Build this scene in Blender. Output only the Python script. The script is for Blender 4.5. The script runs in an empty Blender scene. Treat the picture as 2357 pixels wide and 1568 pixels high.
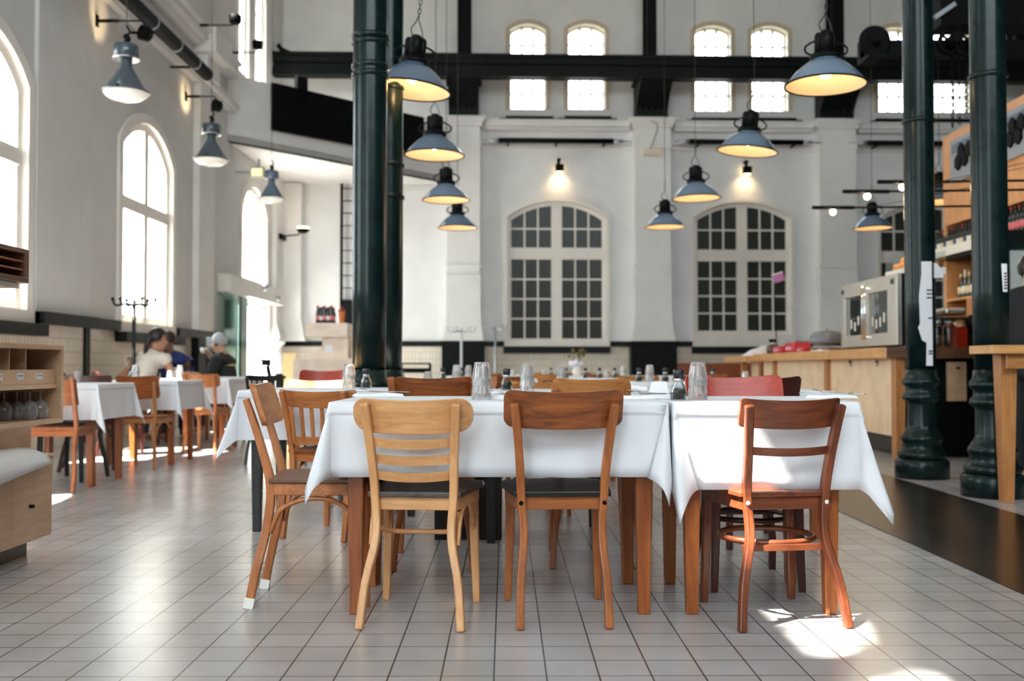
import bpy, bmesh, math, random
from math import sin, cos, pi, sqrt, atan, radians as R
from mathutils import Vector, Matrix, geometry
random.seed(7)
SC = bpy.context.scene
COL = SC.collection

# ------------------------------------------------------------------ camera
FPX, EYE = 2300.0, 0.88                 # focal length in pixels of the 2357 px wide frame, eye height
PITCH = atan(61.0 / FPX)
cam_d = bpy.data.cameras.new('camera')
cam = bpy.data.objects.new('camera', cam_d); COL.objects.link(cam)
cam.location = (0, 0, EYE); cam.rotation_euler = (pi / 2 + PITCH, 0, 0)
cam_d.sensor_width = 36.0; cam_d.lens = FPX / 2357 * 36.0
cam_d.clip_start = 0.05; cam_d.clip_end = 200
cam_d.dof.use_dof = True; cam_d.dof.focus_distance = 3.5; cam_d.dof.aperture_fstop = 2.8
SC.camera = cam

# ------------------------------------------------------------------ world, sun, exposure
SC.view_settings.view_transform = 'Standard'; SC.view_settings.look = 'None'
SC.view_settings.gamma = 1.0; SC.view_settings.exposure = 1.6
SC.view_settings.use_curve_mapping = False
SKY = 4.0
w = bpy.data.worlds.new('daylight'); SC.world = w; w.use_nodes = True
nt = w.node_tree; nt.nodes.clear()
wo = nt.nodes.new('ShaderNodeOutputWorld'); bg = nt.nodes.new('ShaderNodeBackground')
tc = nt.nodes.new('ShaderNodeTexCoord'); sx = nt.nodes.new('ShaderNodeSeparateXYZ')
rp = nt.nodes.new('ShaderNodeValToRGB')
rp.color_ramp.elements[0].position = 0.47; rp.color_ramp.elements[0].color = (0.42, 0.42, 0.38, 1)
rp.color_ramp.elements[1].position = 0.56; rp.color_ramp.elements[1].color = (0.84, 0.93, 1.0, 1)
mr = nt.nodes.new('ShaderNodeMapRange')
mr.inputs['From Min'].default_value = -1; mr.inputs['From Max'].default_value = 1
nt.links.new(tc.outputs['Generated'], sx.inputs[0]); nt.links.new(sx.outputs['Z'], mr.inputs['Value'])
nt.links.new(mr.outputs[0], rp.inputs[0]); nt.links.new(rp.outputs[0], bg.inputs[0])
bg.inputs[1].default_value = SKY; nt.links.new(bg.outputs[0], wo.inputs[0])
SUNDIR = Vector((1.0, 0.64, -1.79)).normalized()
sd = bpy.data.lights.new('sun', 'SUN'); so = bpy.data.objects.new('sun', sd); COL.objects.link(so)
sd.energy = 38.0; sd.color = (1.0, 0.95, 0.86); sd.angle = R(0.55)
so.rotation_euler = SUNDIR.to_track_quat('-Z', 'Y').to_euler(); so.location = (-12, -4, 20)
cy = SC.cycles
cy.max_bounces = 9; cy.diffuse_bounces = 5; cy.glossy_bounces = 4; cy.transmission_bounces = 8
cy.transparent_max_bounces = 16; cy.sample_clamp_indirect = 6.0; cy.caustics_reflective = False
cy.caustics_refractive = False; cy.use_denoising = True

# ------------------------------------------------------------------ pixel -> place
def ray(px, py):
    u = (px - 1178.5) / FPX; v = (784.0 - py) / FPX
    return Vector((u, cos(PITCH) - v * sin(PITCH), sin(PITCH) + v * cos(PITCH)))
O = Vector((0, 0, EYE))
def atY(px, py, Y): d = ray(px, py); return O + d * (Y / d.y)
def atX(px, py, X): d = ray(px, py); return O + d * (X / d.x)
def atZ(px, py, Z=0.0): d = ray(px, py); return O + d * ((Z - EYE) / d.z)
def hit(px, py, p, n): d = ray(px, py); return O + d * ((p - O).dot(n) / d.dot(n))
REAR_O = Vector((0, 21.8, 0)); REAR_A = 0.033
REAR_N = Vector((sin(REAR_A), -cos(REAR_A), 0)); REAR_S = Vector((cos(REAR_A), sin(REAR_A), 0))
def rw(px, py, off=0.0):               # a photo point on the rear wall (off = metres in front of it) -> (s, z)
    p = hit(px, py, REAR_O + REAR_N * off, REAR_N)
    return (p - REAR_O).dot(REAR_S), p.z

# ------------------------------------------------------------------ mesh builder
class MB:
    def __init__(s): s.v = []; s.f = []; s.sm = []
    def add(s, vs, fs, smooth=False, M=None):
        o = len(s.v)
        s.v += [tuple(M @ Vector(q)) for q in vs] if M is not None else [tuple(q) for q in vs]
        for f in fs: s.f.append([i + o for i in f]); s.sm.append(smooth)
        return s
    def box(s, x0, x1, y0, y1, z0, z1, M=None):
        vs = [(x, y, z) for z in (z0, z1) for y in (y0, y1) for x in (x0, x1)]
        return s.add(vs, [(0, 2, 3, 1), (4, 5, 7, 6), (0, 1, 5, 4), (2, 6, 7, 3), (0, 4, 6, 2), (1, 3, 7, 5)], False, M)
    def taper(s, c, b, t, z0, z1):      # a square leg: half widths b below and t above
        x, y = c
        vs = [(x + i * h, y + j * h, z) for z, h in ((z0, b), (z1, t)) for i, j in ((-1, -1), (1, -1), (1, 1), (-1, 1))]
        return s.add(vs, [(3, 2, 1, 0), (4, 5, 6, 7)] + [(i, (i + 1) % 4, (i + 1) % 4 + 4, i + 4) for i in range(4)])
    def lathe(s, prof, n=24, c=(0, 0, 0), M=None, rib=0.0, rn=12, ribz=None, smooth=True):
        vs = []; m = len(prof)
        for i in range(n):
            a = 2 * pi * i / n
            for r, z in prof:
                k = 1.0
                if rib and (ribz is None or ribz[0] <= z <= ribz[1]): k = 1 + rib * cos(rn * a)
                vs.append((c[0] + r * k * cos(a), c[1] + r * k * sin(a), c[2] + z))
        fs = [(i * m + j, ((i + 1) % n) * m + j, ((i + 1) % n) * m + j + 1, i * m + j + 1) for i in range(n) for j in range(m - 1)]
        s.add(vs, fs, smooth, M)
        if prof[0][0] > 1e-5: s.f.append([len(s.v) - n * m + i * m for i in range(n)][::-1]); s.sm.append(False)
        if prof[-1][0] > 1e-5: s.f.append([len(s.v) - n * m + i * m + m - 1 for i in range(n)]); s.sm.append(False)
        return s
    def shell(s, prof, n=24, c=(0, 0, 0), M=None, smooth=True, **k):   # open lathe, no caps
        m = len(prof); vs = [(c[0] + r * cos(2 * pi * i / n), c[1] + r * sin(2 * pi * i / n), c[2] + z) for i in range(n) for r, z in prof]
        return s.add(vs, [(i * m + j, ((i + 1) % n) * m + j, ((i + 1) % n) * m + j + 1, i * m + j + 1) for i in range(n) for j in range(m - 1)], smooth, M)
    def ball(s, c, r, n=14, M=None):
        rx, ry, rz = r if isinstance(r, tuple) else (r, r, r)
        h = n // 2; vs = []
        for j in range(h + 1):
            t = pi * j / h
            for i in range(n):
                a = 2 * pi * i / n; vs.append((c[0] + rx * sin(t) * cos(a), c[1] + ry * sin(t) * sin(a), c[2] + rz * cos(t)))
        return s.add(vs, [(j * n + i, (j + 1) * n + i, (j + 1) * n + (i + 1) % n, j * n + (i + 1) % n) for j in range(h) for i in range(n)], True, M)
    def tube(s, path, r, n=8, closed=False, M=None, smooth=True):
        P = [Vector(p) for p in path]; k = len(P); rs = r if isinstance(r, (list, tuple)) else [r] * k
        up = None; vs = []
        for i in range(k):
            a = P[(i - 1) % k] if (i or closed) else P[0]; b = P[(i + 1) % k] if (i < k - 1 or closed) else P[-1]
            t = (b - a).normalized()
            if up is None: up = t.orthogonal().normalized()
            up = (up - t * up.dot(t)).normalized(); q = t.cross(up)
            for j in range(n):
                g = 2 * pi * j / n; vs.append(P[i] + (up * cos(g) + q * sin(g)) * rs[i])
        fs = [(i * n + j, i * n + (j + 1) % n, ((i + 1) % k) * n + (j + 1) % n, ((i + 1) % k) * n + j) for i in range(k if closed else k - 1) for j in range(n)]
        s.add(vs, fs, smooth, M)
        if not closed:
            o = len(s.v) - len(vs)
            s.f += [[o + j for j in range(n)][::-1], [o + (k - 1) * n + j for j in range(n)]]; s.sm += [False, False]
        return s
    def sweep(s, path, w, h, side=(1, 0, 0), M=None):   # rectangular bar, w along `side`, h across
        P = [Vector(p) for p in path]; k = len(P); vs = []
        ws = w if isinstance(w, (list, tuple)) else [w] * k; hs = h if isinstance(h, (list, tuple)) else [h] * k
        sd_ = Vector(side)
        for i in range(k):
            t = (P[min(i + 1, k - 1)] - P[max(i - 1, 0)]).normalized()
            a = (sd_ - t * sd_.dot(t)).normalized(); b = t.cross(a)
            for x, y in ((-1, -1), (1, -1), (1, 1), (-1, 1)): vs.append(P[i] + a * (x * ws[i] / 2) + b * (y * hs[i] / 2))
        fs = [(i * 4 + j, i * 4 + (j + 1) % 4, (i + 1) * 4 + (j + 1) % 4, (i + 1) * 4 + j) for i in range(k - 1) for j in range(4)]
        return s.add(vs, fs + [(3, 2, 1, 0), tuple((k - 1) * 4 + j for j in range(4))], False, M)
    def prism(s, poly, a, b, M=None):    # poly in (x, z), extruded along y from a to b
        n = len(poly); vs = [(x, a, z) for x, z in poly] + [(x, b, z) for x, z in poly]
        tri = geometry.tessellate_polygon([[Vector((x, z, 0)) for x, z in poly]])
        fs = [tuple(t) for t in tri] + [tuple(i + n for i in t[::-1]) for t in tri] + [(i, (i + 1) % n, (i + 1) % n + n, i + n) for i in range(n)]
        return s.add(vs, fs, False, M)
    def ring(s, po, pi_, a, b, M=None):  # frame between two outlines of equal count (x, z), from y=a to y=b
        n = len(po); vs = [(x, y, z) for y in (a, b) for pl in (po, pi_) for x, z in pl]; fs = []
        for i in range(n):
            j = (i + 1) % n
            fs += [(i, j, n + j, n + i), (2 * n + j, 2 * n + i, 3 * n + i, 3 * n + j), (i, 2 * n + i, 2 * n + j, j), (n + j, 3 * n + j, 3 * n + i, n + i)]
        return s.add(vs, fs, False, M)
    def plate(s, W, zt, zb, yfun, th, rad, nx=22, lean=0.0, z0=0.0):   # curved back board
        vs = []; xs = [-W / 2 + rad * (1 - cos(pi / 2 * i / 5)) for i in range(5)]; xs = xs + [-W / 2 + rad + (W - 2 * rad) * i / nx for i in range(nx + 1)] + [-x for x in xs[::-1]]; nx = len(xs) - 1; ye = yfun(W / 2)
        for x in xs:
            d = W / 2 - abs(x); c = 0.0
            if d < rad: c = rad - sqrt(max(0, rad * rad - (rad - d) ** 2))
            for z in (zb + c, zt - c):
                y = yfun(x) + lean * (z - z0); z += (yfun(x) - ye) * abs(lean)
                vs += [(x, y - th / 2, z), (x, y + th / 2, z)]
        fs = []
        for i in range(nx):
            a = i * 4; b = a + 4
            fs += [(a, b, b + 2, a + 2), (a + 1, a + 3, b + 3, b + 1), (a, a + 1, b + 1, b), (a + 2, b + 2, b + 3, a + 3)]
        fs += [(0, 2, 3, 1), (nx * 4, nx * 4 + 1, nx * 4 + 3, nx * 4 + 2)]
        return s.add(vs, fs, False)
    def build(s, name, mat, parent=None, bevel=0.0, auto=False, solid=0.0, fix=True):
        me = bpy.data.meshes.new(name); me.from_pydata(s.v, [], s.f); me.update()
        me.polygons.foreach_set('use_smooth', s.sm)
        if fix:
            bm = bmesh.new(); bm.from_mesh(me); bmesh.ops.recalc_face_normals(bm, faces=bm.faces); bm.to_mesh(me); bm.free()
        me.materials.append(mat); o = bpy.data.objects.new(name, me); COL.objects.link(o)
        if parent: o.parent = parent
        if bevel:
            m = o.modifiers.new('edge', 'BEVEL'); m.width = bevel; m.segments = 2; m.limit_method = 'ANGLE'; m.angle_limit = R(40)
        if solid:
            m = o.modifiers.new('cloth', 'SOLIDIFY'); m.thickness = solid; m.offset = 1
        return o

def cat(pts, n=6):                        # Catmull-Rom through points
    P = [Vector(p) for p in pts]; P = [P[0] * 2 - P[1]] + P + [P[-1] * 2 - P[-2]]; out = []
    for i in range(1, len(P) - 2):
        for k in range(n):
            t = k / n; a, b, c, d = P[i - 1], P[i], P[i + 1], P[i + 2]
            out.append(0.5 * ((2 * b) + (c - a) * t + (2 * a - 5 * b + 4 * c - d) * t * t + (3 * b - a - 3 * c + d) * t ** 3))
    return out + [P[-2]]
def thing(name, label, category, loc=(0, 0, 0), rz=0.0, group=None):
    o = bpy.data.objects.new(name, None); COL.objects.link(o); o.empty_display_size = 0.1
    o.location = loc; o.rotation_euler = (0, 0, rz); return tag(o, label, category, group)
def tag(o, label, category, group=None):
    o['label'] = label; o['category'] = category
    if group: o['group'] = group
    return o
def struct(o, label=None):
    o['kind'] = 'structure'
    if label: o['label'] = label
    return o
def dup(src, loc, rz=0.0, label=None, group=None, rot=None):
    def rec(o, par):
        c = o.copy(); COL.objects.link(c)
        if par: c.parent = par
        for ch in list(o.children): rec(ch, c)
        return c
    c = rec(src, None); c.location = loc; c.rotation_euler = rot if rot else (0, 0, rz)
    if label: c['label'] = label
    if group: c['group'] = group
    return c
ORD = 'first second third fourth fifth sixth seventh eighth ninth tenth eleventh twelfth thirteenth fourteenth fifteenth'.split()

# ------------------------------------------------------------------ materials
def lin(r, g, b):
    f = lambda c: (c / 255 / 12.92) if c <= 10 else ((c / 255 + 0.055) / 1.055) ** 2.4
    return (f(r), f(g), f(b), 1.0)
def mat(name, c, rough=0.5, metal=0.0, var=0.0, scale=12.0, bump=0.0, emit=0.0, ecol=None, coat=0.0, spec=0.5, stretch=(1, 1, 1)):
    m = bpy.data.materials.new(name); m.use_nodes = True; t = m.node_tree; b = t.nodes['Principled BSDF']
    c = lin(*c) if max(c) > 1.001 else tuple(c) + (1.0,)
    b.inputs['Base Color'].default_value = c; b.inputs['Roughness'].default_value = rough; b.inputs['Metallic'].default_value = metal
    b.inputs['Specular IOR Level'].default_value = spec; b.inputs['Coat Weight'].default_value = coat
    if emit: b.inputs['Emission Color'].default_value = ecol or c; b.inputs['Emission Strength'].default_value = emit
    if var or bump:
        co = t.nodes.new('ShaderNodeTexCoord'); mp = t.nodes.new('ShaderNodeMapping'); mp.inputs['Scale'].default_value = stretch
        nz = t.nodes.new('ShaderNodeTexNoise'); nz.inputs['Scale'].default_value = scale; nz.inputs['Detail'].default_value = 5
        t.links.new(co.outputs['Object'], mp.inputs[0]); t.links.new(mp.outputs[0], nz.inputs['Vector'])
        if var:
            r = t.nodes.new('ShaderNodeValToRGB'); r.color_ramp.elements[0].position = 0.3; r.color_ramp.elements[1].position = 0.7
            r.color_ramp.elements[0].color = tuple(x * (1 - var) for x in c[:3]) + (1,); r.color_ramp.elements[1].color = tuple(min(1, x * (1 + var * 0.6)) for x in c[:3]) + (1,)
            t.links.new(nz.outputs['Fac'], r.inputs[0]); t.links.new(r.outputs[0], b.inputs['Base Color'])
        if bump:
            bp = t.nodes.new('ShaderNodeBump'); bp.inputs['Strength'].default_value = bump; bp.inputs['Distance'].default_value = 0.01
            t.links.new(nz.outputs['Fac'], bp.inputs['Height']); t.links.new(bp.outputs[0], b.inputs['Normal'])
    return m
def wood(name, c1, c2, axis='x', rough=0.38, k=1.0, coat=0.15):
    s = {'x': (2.2, 26, 26), 'y': (26, 2.2, 26), 'z': (26, 26, 2.2)}[axis]
    m = bpy.data.materials.new(name); m.use_nodes = True; t = m.node_tree; b = t.nodes['Principled BSDF']
    co = t.nodes.new('ShaderNodeTexCoord'); mp = t.nodes.new('ShaderNodeMapping'); mp.inputs['Scale'].default_value = tuple(q * k for q in s)
    nz = t.nodes.new('ShaderNodeTexNoise'); nz.inputs['Scale'].default_value = 1.4; nz.inputs['Detail'].default_value = 8; nz.inputs['Roughness'].default_value = 0.62; nz.inputs['Distortion'].default_value = 0.6
    n2 = t.nodes.new('ShaderNodeTexNoise'); n2.inputs['Scale'].default_value = 5; n2.inputs['Detail'].default_value = 3
    r = t.nodes.new('ShaderNodeValToRGB'); r.color_ramp.elements[0].position = 0.34; r.color_ramp.elements[1].position = 0.66
    r.color_ramp.elements[0].color = lin(*c2); r.color_ramp.elements[1].color = lin(*c1)
    mx = t.nodes.new('ShaderNodeMix'); mx.data_type = 'RGBA'; mx.blend_type = 'MULTIPLY'; mx.inputs[0].default_value = 0.30
    r2 = t.nodes.new('ShaderNodeValToRGB'); r2.color_ramp.elements[0].position = 0.35; r2.color_ramp.elements[0].color = (0.55, 0.5, 0.45, 1); r2.color_ramp.elements[1].position = 0.6; r2.color_ramp.elements[1].color = (1, 1, 1, 1)
    L = t.links.new
    L(co.outputs['Object'], mp.inputs[0]); L(mp.outputs[0], nz.inputs['Vector']); L(co.outputs['Object'], n2.inputs['Vector'])
    L(nz.outputs['Fac'], r.inputs[0]); L(n2.outputs['Fac'], r2.inputs[0]); L(r.outputs[0], mx.inputs[6]); L(r2.outputs[0], mx.inputs[7])
    L(mx.outputs[2], b.inputs['Base Color']); b.inputs['Roughness'].default_value = rough; b.inputs['Coat Weight'].default_value = coat
    b.inputs['Coat Roughness'].default_value = 0.25
    bp = t.nodes.new('ShaderNodeBump'); bp.inputs['Strength'].default_value = 0.12; bp.inputs['Distance'].default_value = 0.004
    L(nz.outputs['Fac'], bp.inputs['Height']); L(bp.outputs[0], b.inputs['Normal'])
    return m
def tiles(name, c1, c2, grout, bw, bh, mortar, rough, rot=(0, 0, 0), loc=(0, 0, 0), plane='xy', offset=0.0, var=0.12):
    m = bpy.data.materials.new(name); m.use_nodes = True; t = m.node_tree; b = t.nodes['Principled BSDF']; L = t.links.new
    co = t.nodes.new('ShaderNodeTexCoord'); mp = t.nodes.new('ShaderNodeMapping'); mp.inputs['Rotation'].default_value = rot; mp.inputs['Location'].default_value = loc
    L(co.outputs['Object'], mp.inputs[0]); vec = mp.outputs[0]
    if plane == 'xz':
        sp = t.nodes.new('ShaderNodeSeparateXYZ'); cb = t.nodes.new('ShaderNodeCombineXYZ')
        L(vec, sp.inputs[0]); L(sp.outputs['X'], cb.inputs['X']); L(sp.outputs['Z'], cb.inputs['Y']); vec = cb.outputs[0]
    br = t.nodes.new('ShaderNodeTexBrick'); br.offset = offset; br.squash = 1.0
    br.inputs['Color1'].default_value = lin(*c1); br.inputs['Color2'].default_value = lin(*c2); br.inputs['Mortar'].default_value = lin(*grout)
    br.inputs['Scale'].default_value = 1.0; br.inputs['Mortar Size'].default_value = mortar; br.inputs['Mortar Smooth'].default_value = 0.1
    br.inputs['Brick Width'].default_value = bw; br.inputs['Row Height'].default_value = bh
    L(vec, br.inputs['Vector'])
    nz = t.nodes.new('ShaderNodeTexNoise'); nz.inputs['Scale'].default_value = 3.0; nz.inputs['Detail'].default_value = 6
    L(co.outputs['Object'], nz.inputs['Vector'])
    r = t.nodes.new('ShaderNodeValToRGB'); r.color_ramp.elements[0].position = 0.3; r.color_ramp.elements[0].color = (1 - var, 1 - var * 1.1, 1 - var * 1.2, 1); r.color_ramp.elements[1].position = 0.7; r.color_ramp.elements[1].color = (1, 1, 1, 1)
    L(nz.outputs['Fac'], r.inputs[0])
    mx = t.nodes.new('ShaderNodeMix'); mx.data_type = 'RGBA'; mx.blend_type = 'MULTIPLY'; mx.inputs[0].default_value = 1.0
    L(br.outputs['Color'], mx.inputs[6]); L(r.outputs[0], mx.inputs[7]); L(mx.outputs[2], b.inputs['Base Color'])
    b.inputs['Roughness'].default_value = rough
    bp = t.nodes.new('ShaderNodeBump'); bp.inputs['Strength'].default_value = 0.5; bp.inputs['Distance'].default_value = 0.002; bp.invert = True
    L(br.outputs['Fac'], bp.inputs['Height']); L(bp.outputs[0], b.inputs['Normal'])
    return m
def pane_mat(name, tint=(0.97, 0.99, 0.98), refl=0.10):
    m = bpy.data.materials.new(name); m.use_nodes = True; t = m.node_tree; t.nodes.clear(); L = t.links.new
    o = t.nodes.new('ShaderNodeOutputMaterial'); mx = t.nodes.new('ShaderNodeMixShader'); a = t.nodes.new('ShaderNodeBsdfTransparent'); g = t.nodes.new('ShaderNodeBsdfGlossy')
    a.inputs[0].default_value = tuple(tint) + (1,); g.inputs['Roughness'].default_value = 0.03
    fr = t.nodes.new('ShaderNodeLayerWeight'); fr.inputs[0].default_value = 0.25
    mm = t.nodes.new('ShaderNodeMath'); mm.operation = 'MULTIPLY'; mm.inputs[1].default_value = refl * 4
    L(fr.outputs['Fresnel'], mm.inputs[0]); L(mm.outputs[0], mx.inputs[0]); L(a.outputs[0], mx.inputs[1]); L(g.outputs[0], mx.inputs[2]); L(mx.outputs[0], o.inputs[0])
    return m
def glass_mat(name, c=(1, 1, 1), rough=0.02, ior=1.46):
    m = bpy.data.materials.new(name); m.use_nodes = True; b = m.node_tree.nodes['Principled BSDF']
    b.inputs['Base Color'].default_value = tuple(c) + (1,); b.inputs['Roughness'].default_value = rough
    b.inputs['Transmission Weight'].default_value = 1.0; b.inputs['IOR'].default_value = ior
    return m

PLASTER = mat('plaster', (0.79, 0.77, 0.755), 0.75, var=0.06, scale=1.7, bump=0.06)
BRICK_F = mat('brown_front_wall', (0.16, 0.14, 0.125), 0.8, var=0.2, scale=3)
PLASTER_L = mat('plaster_street_wall_shaded', (0.66, 0.645, 0.64), 0.75, var=0.06, scale=1.7, bump=0.06)  # shade of the backlit street wall put into the colour, darker than PLASTER
PLASTER_UP = mat('plaster_upper', (0.78, 0.775, 0.775), 0.75, var=0.06, scale=1.7, bump=0.06)
TRIMW = mat('cream_paint', (0.80, 0.75, 0.70), 0.45, var=0.04, scale=4)
FRAME_UP = mat('ochre_frame_paint', (0.60, 0.50, 0.37), 0.5, var=0.06, scale=5)
BLACK = mat('black_iron', (0.003, 0.0035, 0.0035), 0.55, spec=0.10, var=0.3, scale=9)
BLACKG = mat('black_green_paint', (0.0035, 0.005, 0.0045), 0.45, spec=0.14, var=0.25, scale=6)
IRON = mat('dark_green_iron_paint', (0.005, 0.016, 0.016), 0.26, var=0.35, scale=7, bump=0.25, spec=0.3)
RAIL = mat('dado_rail_paint', (0.004, 0.005, 0.004), 0.4, spec=.2)
GLOSSBLK = mat('gloss_black', (0.012, 0.012, 0.012), 0.12)
WTILE = tiles('cream_glazed_tiles', (232, 222, 206), (224, 213, 196), (176, 160, 140), 0.075, 0.15, 0.004, 0.14, plane='xz', offset=0.0, var=0.05)
gp = atZ(1138.3, 1520)
FLOOR = tiles('beige_floor_tiles', (184, 180, 181), (176, 171, 172), (78, 70, 67), 0.15, 0.15, 0.0026, 0.25, rot=(0, 0, R(-0.38)), loc=(-gp.x + 0.15 * 40 + gp.y * R(-0.38), -0.02, 0), var=0.16)
DARKFL = tiles('dark_brown_floor_tiles', (40, 27, 20), (32, 22, 17), (20, 15, 12), 0.3, 0.15, 0.003, 0.22, rot=(0, 0, R(-0.38)), var=0.3)
CLOTH = mat('white_linen', (0.74, 0.755, 0.80), 0.8, bump=0.05, scale=90)
NAPK = mat('white_napkin', (0.88, 0.88, 0.90), 0.85)
PANE = pane_mat('window_glass')
PANE_G = pane_mat('greenish_door_glass', (0.72, 0.88, 0.82), 0.16)
DARKPANE = mat('dark_backed_glass', (0.030, 0.033, 0.026), 0.3, spec=0.25)  # opaque; darkness of the room behind is put into the pane colour
GLASS = glass_mat('clear_glass')
def tumbler_mat(name):                  # pressed glass: mostly see-through, some refraction, a little white added to brighten it
    m = glass_mat(name, (1, 1, 1), 0.0, 1.5); t = m.node_tree; L = t.links.new; b = t.nodes['Principled BSDF']; o = t.nodes['Material Output']
    a = t.nodes.new('ShaderNodeBsdfTransparent'); d = t.nodes.new('ShaderNodeBsdfDiffuse'); d.inputs[0].default_value = (.85, .88, .9, 1)
    m1 = t.nodes.new('ShaderNodeMixShader'); m1.inputs[0].default_value = .35; m2 = t.nodes.new('ShaderNodeMixShader'); m2.inputs[0].default_value = .10
    L(b.outputs[0], m1.inputs[1]); L(a.outputs[0], m1.inputs[2]); L(m1.outputs[0], m2.inputs[1]); L(d.outputs[0], m2.inputs[2]); L(m2.outputs[0], o.inputs[0]); return m
MGLASS = pane_mat('mill_glass', (.93, .95, .95), .16)
PGLASS = tumbler_mat('pressed_glass')
ENAMEL = mat('grey_blue_enamel', (0.10, 0.16, 0.235), 0.16, coat=0.6, spec=0.6)
ENAMEL_P = mat('pale_blue_enamel', (0.13, 0.20, 0.295), 0.16, coat=0.6, spec=0.6)
ENAMEL_G = mat('slate_metal', (0.06, 0.082, 0.105), 0.26, coat=0.4)
REFL = mat('warm_reflector', (0.80, 0.70, 0.53), 0.35)  # white enamel tinted: the lamp's warm glow is put into the colour
BULB = mat('warm_bulb', (1, 0.9, 0.7), 0.4, emit=2.0, ecol=(1.0, 0.72, 0.36, 1))
LENS = mat('lamp_lens', (0.9, 0.88, 0.85), 0.15, emit=0.10, ecol=(1.0, 0.86, 0.66, 1))
STEEL = mat('brushed_steel', (0.66, 0.62, 0.56), 0.33, metal=1.0, var=0.08, scale=3, stretch=(1, 1, 30))
CHROME = mat('chrome', (0.75, 0.76, 0.78), 0.12, metal=1.0)
GREYM = mat('grey_metal', (0.42, 0.45, 0.48), 0.3, metal=0.6)
WIRE = mat('dark_wire', (0.03, 0.03, 0.03), 0.5)
PAPER = mat('white_paper', (0.85, 0.85, 0.90), 0.7)
LABELW = mat('white_label', (0.85, 0.83, 0.76), 0.6)
INK = mat('black_ink', (0.02, 0.02, 0.025), 0.6)
SKIN = mat('skin', (0.62, 0.36, 0.25), 0.5); SKIN_D = mat('brown_skin', (0.16, 0.075, 0.045), 0.5)
WOODS = {}
def W(key, axis):
    k = (key, axis)
    if k not in WOODS:
        c1, c2 = PAL[key]; WOODS[k] = wood('%s_wood_%s' % (key, axis), c1, c2, axis)
    return WOODS[k]
PAL = {
 'beech': ((226, 172, 118), (202, 142, 88)), 'walnut': ((164, 92, 42), (100, 50, 20)), 'teak': ((178, 106, 56), (140, 76, 34)),
 'mahogany': ((134, 70, 40), (88, 42, 24)), 'honey': ((196, 124, 70), (160, 92, 46)), 'red': ((188, 56, 30), (156, 38, 20)),
 'wine': ((88, 34, 22), (52, 18, 12)), 'chestnut': ((172, 96, 42), (128, 64, 24)), 'pine': ((226, 172, 108), (206, 146, 84)),
 'maple': ((248, 220, 182), (240, 206, 166)), 'ply': ((216, 180, 146), (198, 160, 126)), 'birch': ((244, 226, 208), (234, 212, 192)), 'apricot': ((228, 168, 112), (214, 150, 96)),
 'oak': ((202, 140, 82), (170, 108, 56)), 'ebony': ((26, 20, 18), (14, 11, 10)), 'greyseat': ((84, 72, 62), (50, 42, 36)), 'blond': ((232, 190, 130), (214, 166, 104)), 'umber': ((120, 82, 60), (92, 60, 42)),
}

# ------------------------------------------------------------------ room shell
def arch_z(s, s0, s1, zs, zt):
    h = zt - zs; q = (s1 - s0) / 2; m = (s0 + s1) / 2
    if h < 1e-4: return zt
    r = (q * q + h * h) / (2 * h); return zt - r + sqrt(max(0, r * r - (s - m) ** 2))
def arch(s0, s1, z0, zs, zt, n=14):
    return [(s0, z0), (s1, z0)] + [(s1 + (s0 - s1) * i / n, arch_z(s1 + (s0 - s1) * i / n, s0, s1, zs, zt)) for i in range(n + 1)]
def inset(a, k):
    s0, s1, z0, zs, zt = a; return (s0 + k, s1 - k, z0 + k, zs - k * 0.6, zt - k)
def wall(name, loc, rz, s0, s1, z0, z1, holes, th, m):
    b = MB(); outer = [(s0, z0), (s1, z0), (s1, z1), (s0, z1)]
    pts = outer + [p for h in holes for p in h]
    tri = geometry.tessellate_polygon([[Vector((x, z, 0)) for x, z in pl] for pl in [outer] + holes]); n = len(pts)
    b.add([(x, 0, z) for x, z in pts] + [(x, th, z) for x, z in pts], [tuple(t) for t in tri] + [tuple(i + n for i in t) for t in tri])
    for pl in [outer] + holes:
        k = len(pl); b.add([(x, y, z) for y in (0, th) for x, z in pl], [(i, (i + 1) % k, k + (i + 1) % k, k + i) for i in range(k)])
    o = b.build(name, m); o.location = loc; o.rotation_euler = (0, 0, rz); return struct(o)
FR_L = ((-5.0, 0, 0), pi / 2); FR_R = (tuple(REAR_O), REAR_A)
def place(o, fr): o.location = fr[0]; o.rotation_euler = (0, 0, fr[1]); return o
def portal(fr, s0, s1, z0, z1, d=0.18):
    rz = fr[1]; x = Vector((cos(rz), sin(rz), 0)); y = Vector((-sin(rz), cos(rz), 0))
    l = bpy.data.lights.new('daylight_opening', 'AREA'); l.shape = 'RECTANGLE'; l.size = s1 - s0; l.size_y = z1 - z0; l.cycles.is_portal = True
    o = bpy.data.objects.new('daylight_opening', l); COL.objects.link(o)
    o.location = Vector(fr[0]) + x * ((s0 + s1) / 2) + y * d + Vector((0, 0, (z0 + z1) / 2)); o.rotation_euler = (-y).to_track_quat('-Z', 'Y').to_euler()
NWIN = [0]
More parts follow.
